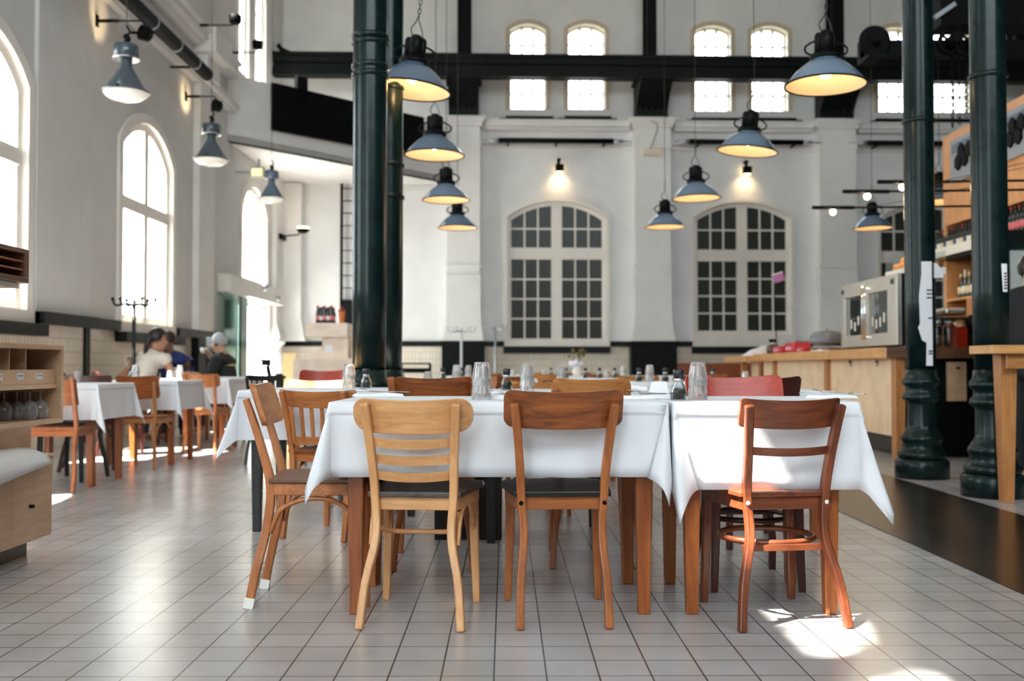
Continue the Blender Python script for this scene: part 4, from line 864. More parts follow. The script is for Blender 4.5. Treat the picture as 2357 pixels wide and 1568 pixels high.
def mill(px, py, Y, label):
    global mill0
    p = on(px, py, Y)
    if mill0 is None:
        mill0 = thing('pepper_mill', label, 'pepper mill', p, 0, 'glass pepper mills with black caps')
        b = MB(); b.shell([(.0001, .002), (.024, .002), (.029, .008), (.0295, .03), (.024, .05), (.015, .066), (.014, .074)], 24); b.build('glass_body', MGLASS, mill0, solid=.002)
        b = MB(); b.lathe([(.0001, .005), (.022, .005), (.026, .012), (.026, .03), (.021, .043), (.0001, .048)], 20); b.build('peppercorns', mat('peppercorns', (.06, .05, .045), .6, var=.9, scale=160, bump=1), mill0)
        b = MB(); b.lathe([(.016, .068), (.018, .07), (.018, .078), (.0165, .082)], 20); b.build('collar', STEEL, mill0)
        b = MB(); b.lathe([(.0165, .08), (.0195, .084), (.0205, .11), (.018, .114), (.0001, .115)], 20); b.build('cap', mat('navy_black_cap', (.012, .014, .022), .35), mill0)
        return mill0
    return dup(mill0, p, 0, label)
for px, py, Y, lb in [(1562, 922, None, 'pepper mill on the square front table, beside the tumblers'), (1166, None, 5.3, 'pepper mill behind the left corner of the plywood-back chair'), (843, None, 5.75, 'pepper mill on the sunlit table, before the dark column'),
        (926, None, 8.2, 'pepper mill just right of the paired columns'), (1019, None, 8.3, 'pepper mill on the table seen over the tall chair rail'), (1062, None, 10.8, 'pepper mill at the foot of the light coat stand'),
        (1268, None, 13.7, 'pepper mill in front of the dried flowers'), (1303, None, 10.9, 'pepper mill left of the flower vase'), (1347, None, 11.0, 'pepper mill right of the flower vase'),
        (1380, None, 10.9, 'pepper mill between the flowers and the black plinth'), (1415, None, 11.1, 'pepper mill close to the black plinth'), (1471, None, 8.4, 'pepper mill left of the tumblers on the third row table'),
        (1531, None, 8.2, 'pepper mill right of the tumblers on the third row table'), (1640, None, 8.7, 'pepper mill peeping over the red chair'), (302, None, 9.4, 'pepper mill beside the tumblers before the woman'), (405, None, 10.9, 'pepper mill on the third street-side table')]: mill(px, py, Y, lb)
def cutlery(kind, loc, rz, label):
    o = thing(kind, label, 'cutlery', loc, rz)
    if kind == 'fork':
        b = MB(); b.sweep(cat([(0, -.1, .003), (0, 0, .006), (0, .05, .008), (0, .07, .006)], 3), .009, .003); b.build('handle', CHROME, o)
        for k in range(4): b = MB(); x = (k - 1.5) * .006; b.sweep([(x * .7, .066, .007), (x, .08, .012), (x, .11, .018)], .003, .002); b.build('prong', CHROME, o)
    else:
        b = MB(); b.sweep(cat([(0, -.1, .004), (0, 0, .004)], 3), .012, .006); b.build('handle', CHROME, o); b = MB(); b.sweep([(0, 0, .004), (0, .06, .004), (.003, .1, .004)], [.014, .016, .005], .002); b.build('blade', CHROME, o)
    return o
def napkin(loc, rz, label, s=(.2, .11)):
    o = thing('napkin', label, 'napkin', loc, rz, 'folded white napkins on the tables'); b = MB(); b.prism([(-s[0] / 2, 0), (s[0] / 2, 0), (s[0] / 2 - .008, .012), (.02, .017), (-.03, .013), (-s[0] / 2 + .01, .012)], -s[1] / 2, s[1] / 2); b.build('folded_cloth', NAPK, o, .004); return o
for px, py, rz, lb in ((870, 913, 20, 'folded napkin under cutlery at the corner of the long table'), (1160, 919, -12, 'folded napkin between the ladder-back and plywood-back chairs'), (1492, 918, 8, 'folded napkin at the joint of the two front tables'), (1915, 917, -20, 'folded napkin behind the top of the reddish chair')):
    p = on(px, py); napkin(p, R(rz), lb)
    cutlery('fork', p + Vector((.03, 0, .016)), R(rz + 70), 'steel fork lying on the ' + lb.replace('folded ', '').split(' under')[0]); cutlery('knife', p + Vector((-.03, .01, .016)), R(rz + 75), 'steel knife lying on the ' + lb.replace('folded ', '').split(' under')[0])
p = on(1517, 912); o = thing('napkin_holder', 'white standing napkin block on the long table, by the pepper mill', 'napkin holder', p); b = MB(); b.prism([(-.042, 0), (.042, 0), (.03, .062), (-.032, .06)], -.02, .02); b.build('folded_napkins', NAPK, o, .004)
p = on(1462, 905); o = thing('folded_cloth', 'rolled white cloth behind the right end of the long table', 'cloth', p); b = MB(); b.tube(cat([(-.06, 0, .012), (0, .01, .02), (.06, 0, .012)]), 0.016, 10); b.build('roll', NAPK, o)
p = on(938, 900); 
# dried flowers
p = on(1328, None, 14.0); o = thing('flower_vase', 'white vase of dried flowers before the first arched window', 'flowers', p); b = MB(); b.lathe([(.05, 0), (.07, .05), (.05, .1), (.055, .12)], 16); b.build('vase', LABELW, o)
b = MB(); rnd = random.Random(3)
for k in range(14): a, r = rnd.uniform(0, 6.3), rnd.uniform(.02, .1); b.ball((r * cos(a), r * sin(a) * .6, .15 + rnd.uniform(-.03, .05)), rnd.uniform(.025, .045), 8)
b.build('white_blossom', mat('white_blossom', (.85, .84, .92), .7), o)
b = MB()
for k, (x, h) in enumerate(((-.07, .3), (.04, .36), (.09, .33), (.02, .27))): b.tube(cat([(0, 0, .1), (x * .6, 0, h * .6), (x, .0, h), (x + .05, 0, h + .02)]), .004, 5)
b.build('stem', mat('dry_stem', (.25, .2, .08), .7), o); b = MB()
for k in range(26): b.ball((rnd.uniform(-.12, .12), rnd.uniform(-.04, .04), .27 + rnd.uniform(-.04, .1)), (rnd.uniform(.01, .022),) * 3, 6)
b.build('seed_head', mat('dry_seed', (.2, .15, .05), .7), o)
# black box under the second table row
x0, x1 = atY(1000, 1100, 5.1).x, atY(1155, 1100, 5.1).x; o = thing('storage_box', 'glossy black box standing on the floor under the second table row', 'box', ((x0 + x1) / 2, 5.18, 0)); h = (x1 - x0) / 2
b = MB(); b.box(-h, h, -.08, .2, 0, .33); b.build('body', GLOSSBLK, o, .006); b = MB(); b.box(-h - .005, h + .005, -.085, .205, .33, .35); b.build('lid', GLOSSBLK, o, .004); b = MB(); b.ball((h * .42, -.09, .29), .014, 10); b.build('knob', LABELW, o)

# ------------------------------------------------------------------ coat stands
def coat_stand(px, Y, ytop, label, m, n=6):
    p = atY(px, ytop, Y); o = thing('coat_stand', label, 'coat stand', (p.x, Y, 0)); h = p.z
    b = MB(); b.tube([(0, 0, .02), (0, 0, h)], .02, 10); b.build('pole', m, o); b = MB(); b.lathe([(.2, 0), (.2, .015), (.03, .03), (.02, .06)], 20); b.build('base', m, o)
    for k in range(n):
        a = k * 2 * pi / n + .2; b = MB(); b.tube(cat([(0, 0, h - .06), (.1 * cos(a), .1 * sin(a), h - .05), (.19 * cos(a), .19 * sin(a), h - .06), (.22 * cos(a), .22 * sin(a), h)]), .011, 6); b.ball((.22 * cos(a), .22 * sin(a), h + .005), .02, 8); b.build('hook', m, o)
    return o
coat_stand(309, 10.75, 690, 'dark iron coat stand in front of the second street window', BLACKG)
coat_stand(1062, 15.6, 755, 'pale metal coat stand before the black pilaster plinth', mat('pale_metal', (.6, .65, .66), .35))
coat_stand(1140, 18.6, 752, 'grey metal coat stand beside the first arched window', GREYM)

# ------------------------------------------------------------------ bar on the right
CX = 3.60
o = thing('bar_counter', 'long wooden bar counter with pale panels and black plinth', 'bar counter', (CX, 9.6, 0)); pn, pl_ = W('pine', 'y'), W('maple', 'z')
def cb(x0, x1, y0, y1, z0, z1): return MB().box(x0, x1, y0 - 9.6, y1 - 9.6, z0, z1)
cb(0, 1.35, 9.6, 14.95, .965, 1.07).build('worktop', pn, o, .005); cb(-.002, 1.352, 9.595, 9.6, .963, 1.071).build('end_board', W('umber', 'x'), o)
for y0, y1 in ((9.76, 10.9), (10.9, 11.74), (11.86, 14.1), (14.2, 14.85)): cb(.14, .17, y0, y1, .2, .965).build('front_panel', pl_, o, .002)
for y in (9.64, 11.74, 14.1): cb(.10, .19, y, y + .12, 0, .965).build('post', W('oak', 'z'), o, .003)
cb(.24, .28, 9.76, 14.85, 0, .2).build('plinth', GLOSSBLK, o); cb(.28, 1.3, 9.72, 14.9, .02, .96).build('carcass', BLACK, o)
cb(.30, .38, 9.70, 9.72, .44, .82).build('side_panel', W('walnut', 'z'), o); MB().ball((.36, .09, .62), .016, 8).build('knob', BLACK, o)
cb(.62, .80, 9.68, 9.72, .55, .93).build('drawer_front', W('ply', 'x'), o); MB().box(.70, .73, .06, .08, .86, .88).build('drawer_pull', BLACK, o)
for y in (10.2, 11.0): MB().tube([(.12 + .0, y - 9.6 + .03 * cos(a), .92 + .03 * sin(a)) for a in [k * pi / 5 for k in range(8)]], .006, 6).build('hook', BLACK, o)
o = thing('bar_counter', 'far lower piece of the wooden bar with a single post', 'bar counter', (CX, 15.2, 0))
for nm, a, m in (('worktop', (0, 1.0, .1, 1.75, .96, 1.05), pn), ('post', (.12, .2, .9, 1.05, 0, .96), W('oak', 'z')), ('front_panel', (.25, .28, .15, .9, .1, .96), pl_), ('post', (.18, .27, .02, .14, 0, .96), W('oak', 'z')), ('plinth', (.3, .9, .15, 1.6, 0, .1), BLACK), ('carcass', (.29, .95, .15, .95, .1, .96), W('ply', 'y'))): MB().box(*a).build(nm, m, o, .003)
# oven
o = thing('wine_cooler', 'steel two-door cooler with glass fronts standing on the bar', 'cooler', (3.80, 9.85, 1.07)); L_ = 1.68; H_ = .74
b = MB(); b.box(.05, .33, 0, L_, .03, H_); b.build('body', BLACK, o, .006)
for k, (y0, y1) in enumerate(((0, .835), (.845, L_))):
    d = MB(); pts = lambda m_: [(y0 + m_[0], .03 + m_[1]), (y1 - m_[2], .03 + m_[1]), (y1 - m_[2], H_ - m_[3]), (y0 + m_[0], H_ - m_[3])]
    ml, mr_ = (.26, .05) if k == 0 else (.07, .14)
    d.ring(pts((0, 0, 0, 0)), pts((ml, .13, mr_, .15)), 0, .05, Matrix(((0, 1, 0, 0), (1, 0, 0, 0), (0, 0, 1, 0), (0, 0, 0, 1)))); d = d.build('door', STEEL, o, .004)
    b = MB(); b.box(.03, .036, y0 + ml - .01, y1 - mr_ + .01, .15, H_ - .14); b.build('door_glass', mat('cooler_glass', (.03, .035, .03), .04, spec=.8), d)
    b = MB(); yh = .80 if k == 0 else .88; b.tube([(-.035, yh, .1), (-.035, yh, H_ - .06)], .012, 10); b.box(-.035, 0, yh - .01, yh + .01, .12, .14); b.box(-.035, 0, yh - .01, yh + .01, H_ - .1, H_ - .08); b.build('handle', CHROME, d)
    b = MB(); yb = .12 if k == 0 else 1.61; b.box(-.004, 0, yb - .04, yb + .04, H_ - .10, H_ - .05); b.build('badge', INK, d)
    rnd = random.Random(k)
    for q in range(5):
        y = y0 + ml + .05 + q * .11; zz = rnd.uniform(.18, .3); b = MB(); b.box(.026, .0295, y - .02, y + .02, zz, zz + .1); b.build('bottle_label', LABELW, d)
# orange crate
pc = Vector((3.95, 10.0, 1.81)); o = thing('fruit_crate', 'clear crate with a white base holding oranges on the cooler', 'crate', pc); b = MB(); b.box(0, .4, 0, .55, 0, .07); b.build('base', LABELW, o); b = MB()
for x in (0, .395): b.box(x, x + .005, 0, .55, .07, .24)
for y in (0, .545): b.box(0, .4, y, y + .005, .07, .24)
b.build('clear_side', PANE, o); ORM = mat('orange_peel', (.85, .33, .02), .4, bump=.2, scale=80); og = None; n = 0
for lay in range(2):
    for i in range(4 - lay):
        for j in range(3 - lay):
            q = pc + Vector((.09 + j * .11 + lay * .05, .075 + i * .125 + lay * .06, .108 + lay * .062)); lb = 'orange in the clear crate, %s layer, %s from the front, %s in its row' % ('lower' if lay == 0 else 'upper', ORD[j], ORD[i]); 
            if og is None: og = tag(MB().ball((0, 0, 0), .045, 14).build('orange', ORM), lb, 'orange', 'oranges in the clear crate'); og.location = q
            else: dup(og, q, 0, lb)
# things on the counter
p = Vector((3.92, 12.45, 1.07)); o = thing('cake_dome', 'grey cake dome on a glass stand beside the cooler', 'cake dome', p)
b = MB(); b.lathe([(.2, 0), (.2, .015), (.19, .02)], 32); b.build('stand', STEEL, o); b = MB(); b.shell([(.185, .02), (.19, .05), (.19, .11)], 32); b.build('glass_band', GLASS, o, solid=.003); b = MB(); b.shell([(.198, .1), (.2, .13), (.19, .2), (.15, .245), (.08, .262), (.0001, .268)], 32); b.build('dome', mat('grey_plastic_dome', (.16, .17, .19), .3), o, solid=.003); b = MB(); b.ball((0, 0, .285), .02, 10); b.build('knob', GREYM, o)
RED = mat('red_wrapper', (.5, .02, .03), .35); PURP = mat('purple_card', (.42, .16, .36), .6)
for k, (px, Y, s, lb) in enumerate(((1780, 14.4, (.07, .09, .05), 'brown glass jar at the foot of the sign stick'), (1812, 14.0, (.16, .2, .06), 'red wrapped packet in front of the sign stick'), (1838, 13.6, (.14, .22, .085), 'taller red wrapped packet between the other two'), (1856, 13.2, (.1, .16, .05), 'red wrapped packet close to the cake dome'))):
    p = atY(px, 800, Y); o = thing('jar' if k == 0 else 'red_packet', lb, 'jar' if k == 0 else 'packet', (p.x, Y, 1.07)); b = MB()
    if k == 0: b.lathe([(.09, 0), (.1, .05), (.09, .1), (.06, .13)], 16); b.build('body', mat('brown_glass', (.09, .04, .02), .2), o); b = MB(); b.lathe([(.062, .13), (.062, .16), (.0001, .165)], 16); b.build('lid', GREYM, o)
    else:
        b.box(-s[0], s[0], -s[1], s[1], 0, s[2] * 1.7); b.build('wrapper', RED, o, .03); b = MB(); b.box(-s[0] - .001, -s[0] + .0, -s[1] * .6, s[1] * .6, s[2] * .5, s[2] * 1.0); b.build('pink_band', mat('pink_band', (.75, .4, .6), .5), o)
p = atY(1788, 800, 14.55); o = thing('sign_stick', 'small purple card on a tall black stick on the bar', 'sign', (p.x, 14.55, 1.07)); b = MB(); b.tube([(0, 0, 0), (-.03, 0, 1.05)], .008); b.build('stick', BLACK, o); b = MB(); b.lathe([(.06, 0), (.06, .01), (.01, .02)], 16); b.build('base', BLACK, o); q = MB(); q.box(-.08, .08, -.015, .015, -.07, .05, Matrix.Translation((.03, 0, 1.12)) @ Matrix.Rotation(R(-18), 4, 'Y')); q.build('card', PURP, o, .004); q = MB(); q.box(-.08, .08, -.018, .018, .05, .065, Matrix.Translation((.03, 0, 1.12)) @ Matrix.Rotation(R(-18), 4, 'Y')); q.build('card_edge', LABELW, o)
o = thing('napkin_stack', 'stack of white napkins on the lower piece of the bar', 'napkins', (3.85, 15.8, 1.05)); b = MB(); b.prism([(-.2, 0), (.15, 0), (.15, .17), (.05, .13), (-.05, .1), (-.14, .04)], -.15, .15); b.build('napkins', NAPK, o, .01)
o = thing('beer_glass', 'clear glass beside the napkin stack on the bar', 'glass', (4.02, 15.4, 1.05)); b = MB(); b.shell([(.0001, .0), (.05, 0), (.055, .26)], 16); b.build('body', GLASS, o, solid=.004)
for k, (px, lb) in enumerate(((2157, 'tall glass jar just right of the papered column'), (2184, 'second tall glass jar, next to the red tin'))):
    p = atY(px, 795, 10.0); o = thing('glass_jar', lb, 'jar', (p.x, 10.0, 1.07)); b = MB(); b.shell([(.0001, .004), (.05, .004), (.052, .2), (.04, .24)], 20); b.build('body', GLASS, o, solid=.003); b = MB(); b.lathe([(.042, .24), (.042, .27), (.0001, .272)], 20); b.build('lid', GREYM, o)
p = atY(2208, 795, 10.25); o = thing('red_tin', 'red tin box between the glass jars and the wooden cubby', 'tin', (p.x, 10.25, 1.075)); b = MB(); b.box(-.06, .06, -.06, .06, 0, .2); b.build('tin', mat('red_tin', (.45, .03, .01), .3), o, .006); b = MB(); b.box(-.061, .061, -.061, .061, .2, .215); b.build('lid', mat('red_tin_lid', (.3, .02, .01), .3), o)
p = atY(2185, 760, 10.75); o = thing('espresso_machine', 'black coffee grinder and machine behind the glass jars', 'coffee machine', (p.x, 10.75, 1.07)); b = MB(); b.box(-.22, .2, -.2, .2, .0, .34); b.build('body', GLOSSBLK, o, .03); b = MB(); b.box(-.14, .1, -.22, .16, .36, .44); b.build('hopper', STEEL, o, .03); b = MB(); b.ball((.02, -.2, .22), (.1, .08, .09), 14); b.build('drum', mat('bronze_drum', (.35, .2, .12), .3, metal=.6), o); b = MB(); b.ball((.14, -.24, .26), (.09, .08, .1), 14); b.build('grinder', BLACK, o)
# back bar with shelves
BX = 5.6; o = thing('back_bar', 'back bar with apricot wood header, dark shelves and oak niche', 'bar shelving', (BX, 9.6, 0)); ap = W('apricot', 'z')
def bb(x0, x1, y0, y1, z0, z1): return MB().box(x0, x1, y0 - 9.6, y1 - 9.6, z0, z1)
bb(0, .06, 9.2, 12.86, 2.7, 3.86).build('header_panel', ap, o); bb(.0, .9, 12.86, 12.92, .0, 3.86).build('end_panel', W('apricot', 'z'), o)
bb(.06, .9, 9.2, 12.86, 2.7, 2.76).build('header_bottom', ap, o); bb(.7, .76, 9.2, 12.86, 0, 2.7).build('back_panel', BLACK, o)
bb(-.05, .7, 9.2, 13.3, 2.25, 2.36).build('bottle_shelf', BLACKG, o); bb(-.06, -.05, 11.9, 13.35, 2.30, 2.42).build('shelf_lip', LABELW, o)
bb(.0, .7, 9.2, 12.86, 1.72, 1.75).build('lower_shelf', W('pine', 'y'), o); bb(.0, .7, 11.9, 12.3, 1.1, 1.72).build('niche', W('oak', 'z'), o); bb(-.02, .7, 9.2, 12.86, 1.05, 1.1).build('back_worktop', W('umber', 'y'), o); bb(.02, .7, 9.2, 12.86, 0, 1.05).build('base_cabinet', BLACK, o)
BG = {'dark': mat('dark_bottle_glass', (.008, .014, .010), .08, spec=.7), 'champ': mat('champagne_glass', (.02, .03, .015), .1, spec=.7)}
CAPS = [mat('red_foil', (.25, .02, .02), .35), mat('black_foil', (.02, .015, .015), .35), mat('gold_foil', (.6, .42, .15), .3, metal=.7), mat('white_foil', (.75, .73, .7), .3)]
LBS = [LABELW, mat('pink_label', (.7, .18, .2), .6), mat('cream_label', (.8, .68, .4), .6), mat('blue_label', (.05, .08, .2), .5)]
def bottle_proto(nm, glass, cap, lab, h=.31, r=.037, champ=False):
    o = thing(nm, 'x', 'bottle', (0, 0, -50)); k = h / .31; b = MB()
    b.lathe([(r * .9, 0), (r, .006), (r, .17 * k), (r * .9, .195 * k), (r * .45, .235 * k), (.015, .255 * k), (.014, .305 * k), (.0001, .306 * k)] if not champ else [(r, 0), (r * 1.08, .02), (r * 1.05, .12), (r * .6, .2 * k), (.017, .26 * k), (.015, .3 * k), (.0001, .305 * k)], 16); b.build('body', glass, o)
    b = MB(); b.shell([(r * 1.02 + (.004 if champ else 0), .05 * k), (r * 1.02 + (.002 if champ else 0), .13 * k)], 16); b.build('label', lab, o, solid=.0006); b = MB(); b.lathe([(.0165, .25 * k), (.0165, .307 * k), (.0001, .309 * k)] if not champ else [(.025, .225 * k), (.021, .26 * k), (.019, .307 * k), (.0001, .31 * k)], 14); b.build('capsule', cap, o); return o
def row(protos, Xs, Ys, z, fmt, group):
    for i, y in enumerate(Ys):
        pr = protos[i % len(protos)]; lb = fmt % ORD[i] if '%' in fmt else fmt
        if pr.location.z < -10: pr.location = (Xs, y, z); pr['label'] = lb; pr['group'] = group
        else: dup(pr, (Xs, y, z), 0, lb, group)
P1 = [bottle_proto('wine_bottle', BG['dark'], CAPS[0], LBS[2]), bottle_proto('wine_bottle', BG['dark'], CAPS[1], LBS[0]), bottle_proto('wine_bottle', BG['dark'], CAPS[1], LBS[3])]
row(P1, BX + .02, [12.13 + i * .095 for i in range(12)], 2.36, '%s wine bottle in the long shelf row, counted from the nearer column', 'wine bottles on the high shelf')
P2 = [bottle_proto('wine_bottle', BG['dark'], CAPS[1], LBS[1], h=.33), bottle_proto('wine_bottle', BG['dark'], CAPS[0], LBS[1], h=.33)]
row(P2, BX + .02, [11.29 - i * .092 for i in range(5)], 2.36, '%s pink-labelled bottle to the right of the nearer column', 'wine bottles on the high shelf')
P3 = [bottle_proto('champagne_bottle', BG['champ'], CAPS[3], LBS[0], h=.36, r=.042, champ=True), bottle_proto('champagne_bottle', BG['champ'], CAPS[2], LBS[2], h=.35, r=.042, champ=True)]
row(P3, BX + .12, [12.12 + i * .115 for i in range(6)], 1.75, '%s champagne bottle on the lower shelf, counted from the nearer column', 'champagne bottles on the lower shelf')
# menu board on the header
o = thing('menu_board', 'grey board with black hexagon shapes on the apricot panel', 'board', (BX - .02, 9.6, 0)); b = bb(-.02, 0, 9.3, 12.62, 3.2, 3.74); b.build('board', mat('grey_board', (.30, .33, .38), .5), o); b = bb(-.026, -.02, 9.3, 12.56, 3.56, 3.68); b.build('dark_band', mat('slate_band', (.13, .17, .22), .5), o)
for px, py in ((2213, 347), (2206, 374), (2221, 364), (2231, 341), (2331, 291), (2351, 281), (2326, 320), (2344, 312)):
    p = atX(px, py, BX - .05); b = MB(); b.prism([(.085 * cos(a), .10 * sin(a)) for a in [R(30 + 60 * k) for k in range(6)]], -.03, 0, Matrix(((0, 1, 0, -.02), (1, 0, 0, p.y - 9.6), (0, 0, 1, p.z), (0, 0, 0, 1)))); b.build('hexagon', BLACK, o)
# arm lamps over the bar
for (px0, py0), (bx_, by_), lb in (((1870, 478), (1917, 480), 'lowest bar arm lamp, reaching furthest over the counter'), ((1940, 441), (1996, 443), 'middle bar arm lamp with a bare globe'), ((2020, 419), (2077, 419), 'topmost bar arm lamp, passing behind the papered column')):
    Y = 1.87 * 2300 / (845 - py0); p = atY(px0, py0, Y); q = atY(bx_, by_, Y); o = thing('arm_lamp', lb, 'arm lamp', (p.x, Y, p.z), 0, 'arm lamps over the bar'); Lx = BX - p.x
    b = MB(); b.tube([(0, 0, 0), (Lx * .24, 0, 0)], .022, 8); b.build('counterweight_sleeve', BLACKG, o); b = MB(); b.tube([(Lx * .2, 0, 0), (Lx, 0, .02)], .013, 8); b.build('arm', BLACK, o)
    b = MB(); b.lathe([(.03, -.015), (.03, .01)], 12, (q.x - p.x, 0, -.01)); b.build('socket', BLACK, o); b = MB(); b.ball((q.x - p.x, 0, -.05), .036, 14); b.build('globe', mat('globe_glow', (1, .9, .7), .4, emit=4, ecol=(1, .82, .5, 1)), o)
    l = bpy.data.lights.new('globe_light', 'POINT'); l.energy = 6; l.color = (1, .75, .45); l.shadow_soft_size = .045; g = bpy.data.objects.new('globe_light', l); COL.objects.link(g); g.parent = o; g.location = (q.x - p.x, 0, -.1)
    b = MB(); b.tube([(Lx * .35, 0, .01), (Lx, 0, .28)], .004, 5); b.build('stay_wire', WIRE, o)
# high counter at the right edge and the cupboard behind it
o = thing('high_table', 'high wooden counter table beside the nearer green column', 'table', (3.06, 6.36, 0)); b = MB(); b.box(0, 1.6, 0, .33, .965, 1.02); b.build('tabletop', W('pine', 'x'), o, .004)
for x in (.10, 1.5):
    for y in (.17,): b = MB(); b.taper((x + .06, y), .035, .055, 0, .965); b.build('leg', W('oak', 'z'), o, .003)
b = MB(); b.box(.12, 1.5, .05, .08, .87, .964); b.build('apron', W('oak', 'x'), o)
o = thing('display_cupboard', 'tall dark green cupboard with a pale glass front behind the barman', 'cupboard', (4.18, 8.5, 0)); b = MB(); b.box(0, 1.2, 0, .5, 0, 2.05); b.build('carcass', BLACKG, o); b = MB(); b.box(.05, 1.15, -.01, 0, 1.1, 1.88); b.build('glass_front', mat('pale_board', (.42, .45, .43), .3), o); b = MB(); b.ring([(0, 1.05), (1.2, 1.05), (1.2, 1.93), (0, 1.93)], [(.05, 1.1), (1.15, 1.1), (1.15, 1.88), (.05, 1.88)], -.03, 0); b.build('frame', IRON, o)
# crane gear
o = thing('hoist_crane', 'black overhead hoist with wheels high among the bar columns', 'hoist', (4.4, 12.0, 4.72)); b = MB(); b.box(-.15, 3.2, -.1, .1, -.09, .09); b.box(-.15, .05, -.2, .2, -.14, .14); b.build('girder', BLACK, o)
for px, r in ((2004, .19), (2176, .15), (2222, .2)):
    p = atY(px, 104, 12.0); c = Vector((p.x - 4.4, -.14, p.z - 4.72)); b = MB()
    b.tube([(c.x + r * .88 * cos(a), c.y, c.z + r * .88 * sin(a)) for a in [k * pi / 14 for k in range(28)]], r * .14, 8, True); b.lathe([(.06, -.08), (.06, .2)], 14, M=Matrix.Translation(c) @ Matrix.Rotation(pi / 2, 4, 'X'))
    if r == .19: b.lathe([(r * .85, -.03), (r * .85, .03)], 24, M=Matrix.Translation(c) @ Matrix.Rotation(pi / 2, 4, 'X'))
    for k in range(5): a = k * 2 * pi / 5; b.tube([c, (c.x + r * .85 * cos(a), c.y, c.z + r * .85 * sin(a))], .018, 6)
    b.build('wheel', BLACK, o)
b = MB(); q0 = atY(2150, 72, 12); q1 = atY(2230, 0, 12); b.box(q0.x - 4.4, q1.x - 4.4 + 1.2, -.2, .2, q0.z - 4.72 + .02, 1.3)
b.build('gear_case', BLACK, o); b = MB(); b.sweep([(atY(2150, 42, 11.7).x - 4.4, -.32, atY(2150, 42, 11.7).z - 4.72), (atY(2196, 10, 11.7).x - 4.4, -.32, atY(2196, 10, 11.7).z - 4.72)], .05, .05, (0, 1, 0)); b.build('brace', GREYM, o)
for k, (px, y1) in enumerate(((2187, 306), (2203, 296), (2219, 282))):
    p = atY(px, 180, 12.0); z1 = atY(px, y1, 12.0).z; n = int((p.z + .25 - z1) / .042); b = MB()
    for i in range(n):
        z = p.z + .25 - i * .042; b.tube([((.016 + .006 * k) * cos(a) * (i % 2), (.016 + .006 * k) * cos(a) * ((i + 1) % 2), .027 * sin(a) + z) for a in [j * pi / 5 for j in range(10)]], .006, 5, True)
    c = b.build('hoist_chain', BLACK); c.location = (p.x, 11.95, 0); tag(c, 'black hoist chain hanging before the high window, %s from the papered column' % ORD[k], 'chain', 'hoist chains')
# bench along the rear wall
o = thing('banquette', 'rust red upholstered bench along the rear wall', 'bench'); place(o, FR_R); s0, s1 = rw(1556, 840, .5)[0], rw(1900, 840, .5)[0]; LEA = mat('rust_leather', (.30, .07, .02), .4, var=.1)
for k in range(4): a = s0 + (s1 - s0) * k / 4; b = MB(); b.box(a + .01, a + (s1 - s0) / 4 - .01, -.32, -.12, .45, rw(1600, 836, .3)[1]); b.build('back_cushion', LEA, o, .03); b = MB(); b.box(a + .01, a + (s1 - s0) / 4 - .01, -.75, -.3, .36, .46); b.build('seat_cushion', LEA, o, .03)
b = MB(); b.box(s0, s1, -.7, -.05, 0, .36); b.build('base', BLACK, o)
# reception desk by the entrance, ladder
o = thing('reception_desk', 'pale plywood reception desk with a raised stand behind the columns', 'desk', (-3.06, 14.0, 0)); mp_ = W('birch', 'x'); z = lambda y: EYE + (845 - y) / 2300 * 14.0; X = lambda px: (px - 1178) / 2300 * 14.0 + 3.06
for nm, b in (('counter', MB().box(X(674), X(880), 0, .6, 0, z(825))), ('lectern_box', MB().box(X(700), X(797), .05, .5, z(776), z(743))), ('lectern_side', MB().prism([(X(735), z(826)), (X(778), z(826)), (X(778), z(776)), (X(738), z(776)), (X(738), z(800)), (X(690), z(826))], .1, .16)), ('lectern_side', MB().box(X(778), X(798), .1, .45, z(826), z(776)))): b.build(nm, mp_ if nm != 'lectern_side' else W('birch', 'z'), o, .003)
b = MB(); b.box(X(745), X(762), .095, .1, z(812), z(794)); b.build('notice', PAPER, o)
o = thing('yellow_panel', 'cream yellow panel standing beside the reception desk', 'panel', (-3.25, 14.6, 0)); b = MB(); b.box(-.1, .1, 0, .05, .0, EYE + 32 / 2300 * 14.6); b.build('panel', mat('yellow_paint', (.85, .66, .32), .5), o); b = MB(); b.box(-.12, .12, -.1, .15, 0, .03); b.build('foot_plate', GREYM, o)
P4 = [bottle_proto('sauce_bottle', BG['dark'], CAPS[0], LBS[1], h=.25, r=.03), bottle_proto('sauce_bottle', BG['dark'], CAPS[1], LBS[0], h=.23, r=.03)]
for i in range(10):
    pr = P4[i % 2]; px = 733 + (i % 5) * 8; lb = '%s small bottle of the %s row on the reception stand' % (ORD[i % 5], 'front' if i < 5 else 'rear'); lc = ((px - 1178) / 2300 * 14.2 + .0, 14.12 + (0 if i < 5 else .16), z(743))
    if i < 2: pr.location = lc; pr['label'] = lb; pr['group'] = 'small bottles on the reception stand'
    else: dup(pr, lc, 0, lb)
o = thing('sauce_bottle', 'tall orange bottle at the end of the reception stand', 'bottle', ((786 - 1178) / 2300 * 14.2, 14.2, z(743))); b = MB(); b.lathe([(.035, 0), (.035, .02), (.045, .14), (.05, .17), (.02, .2), (.015, .22)], 16); b.build('body', mat('orange_plastic', (.7, .2, .04), .4), o); b = MB(); b.lathe([(.05, .165), (.05, .185), (.012, .23), (.004, .25)], 14); b.build('cap', CAPS[0], o)
s0, zt = rw(787, 415, .15); o = thing('wall_ladder', 'narrow black ladder fixed to the wall under the gallery', 'ladder'); place(o, FR_R); zb = rw(787, 745, .15)[1]
for dx in (0, .34): b = MB(); b.box(s0 - .03 + dx, s0 + .03 + dx, -.17, -.12, zb, gz0 - .02); b.build('rail', BLACKG, o)
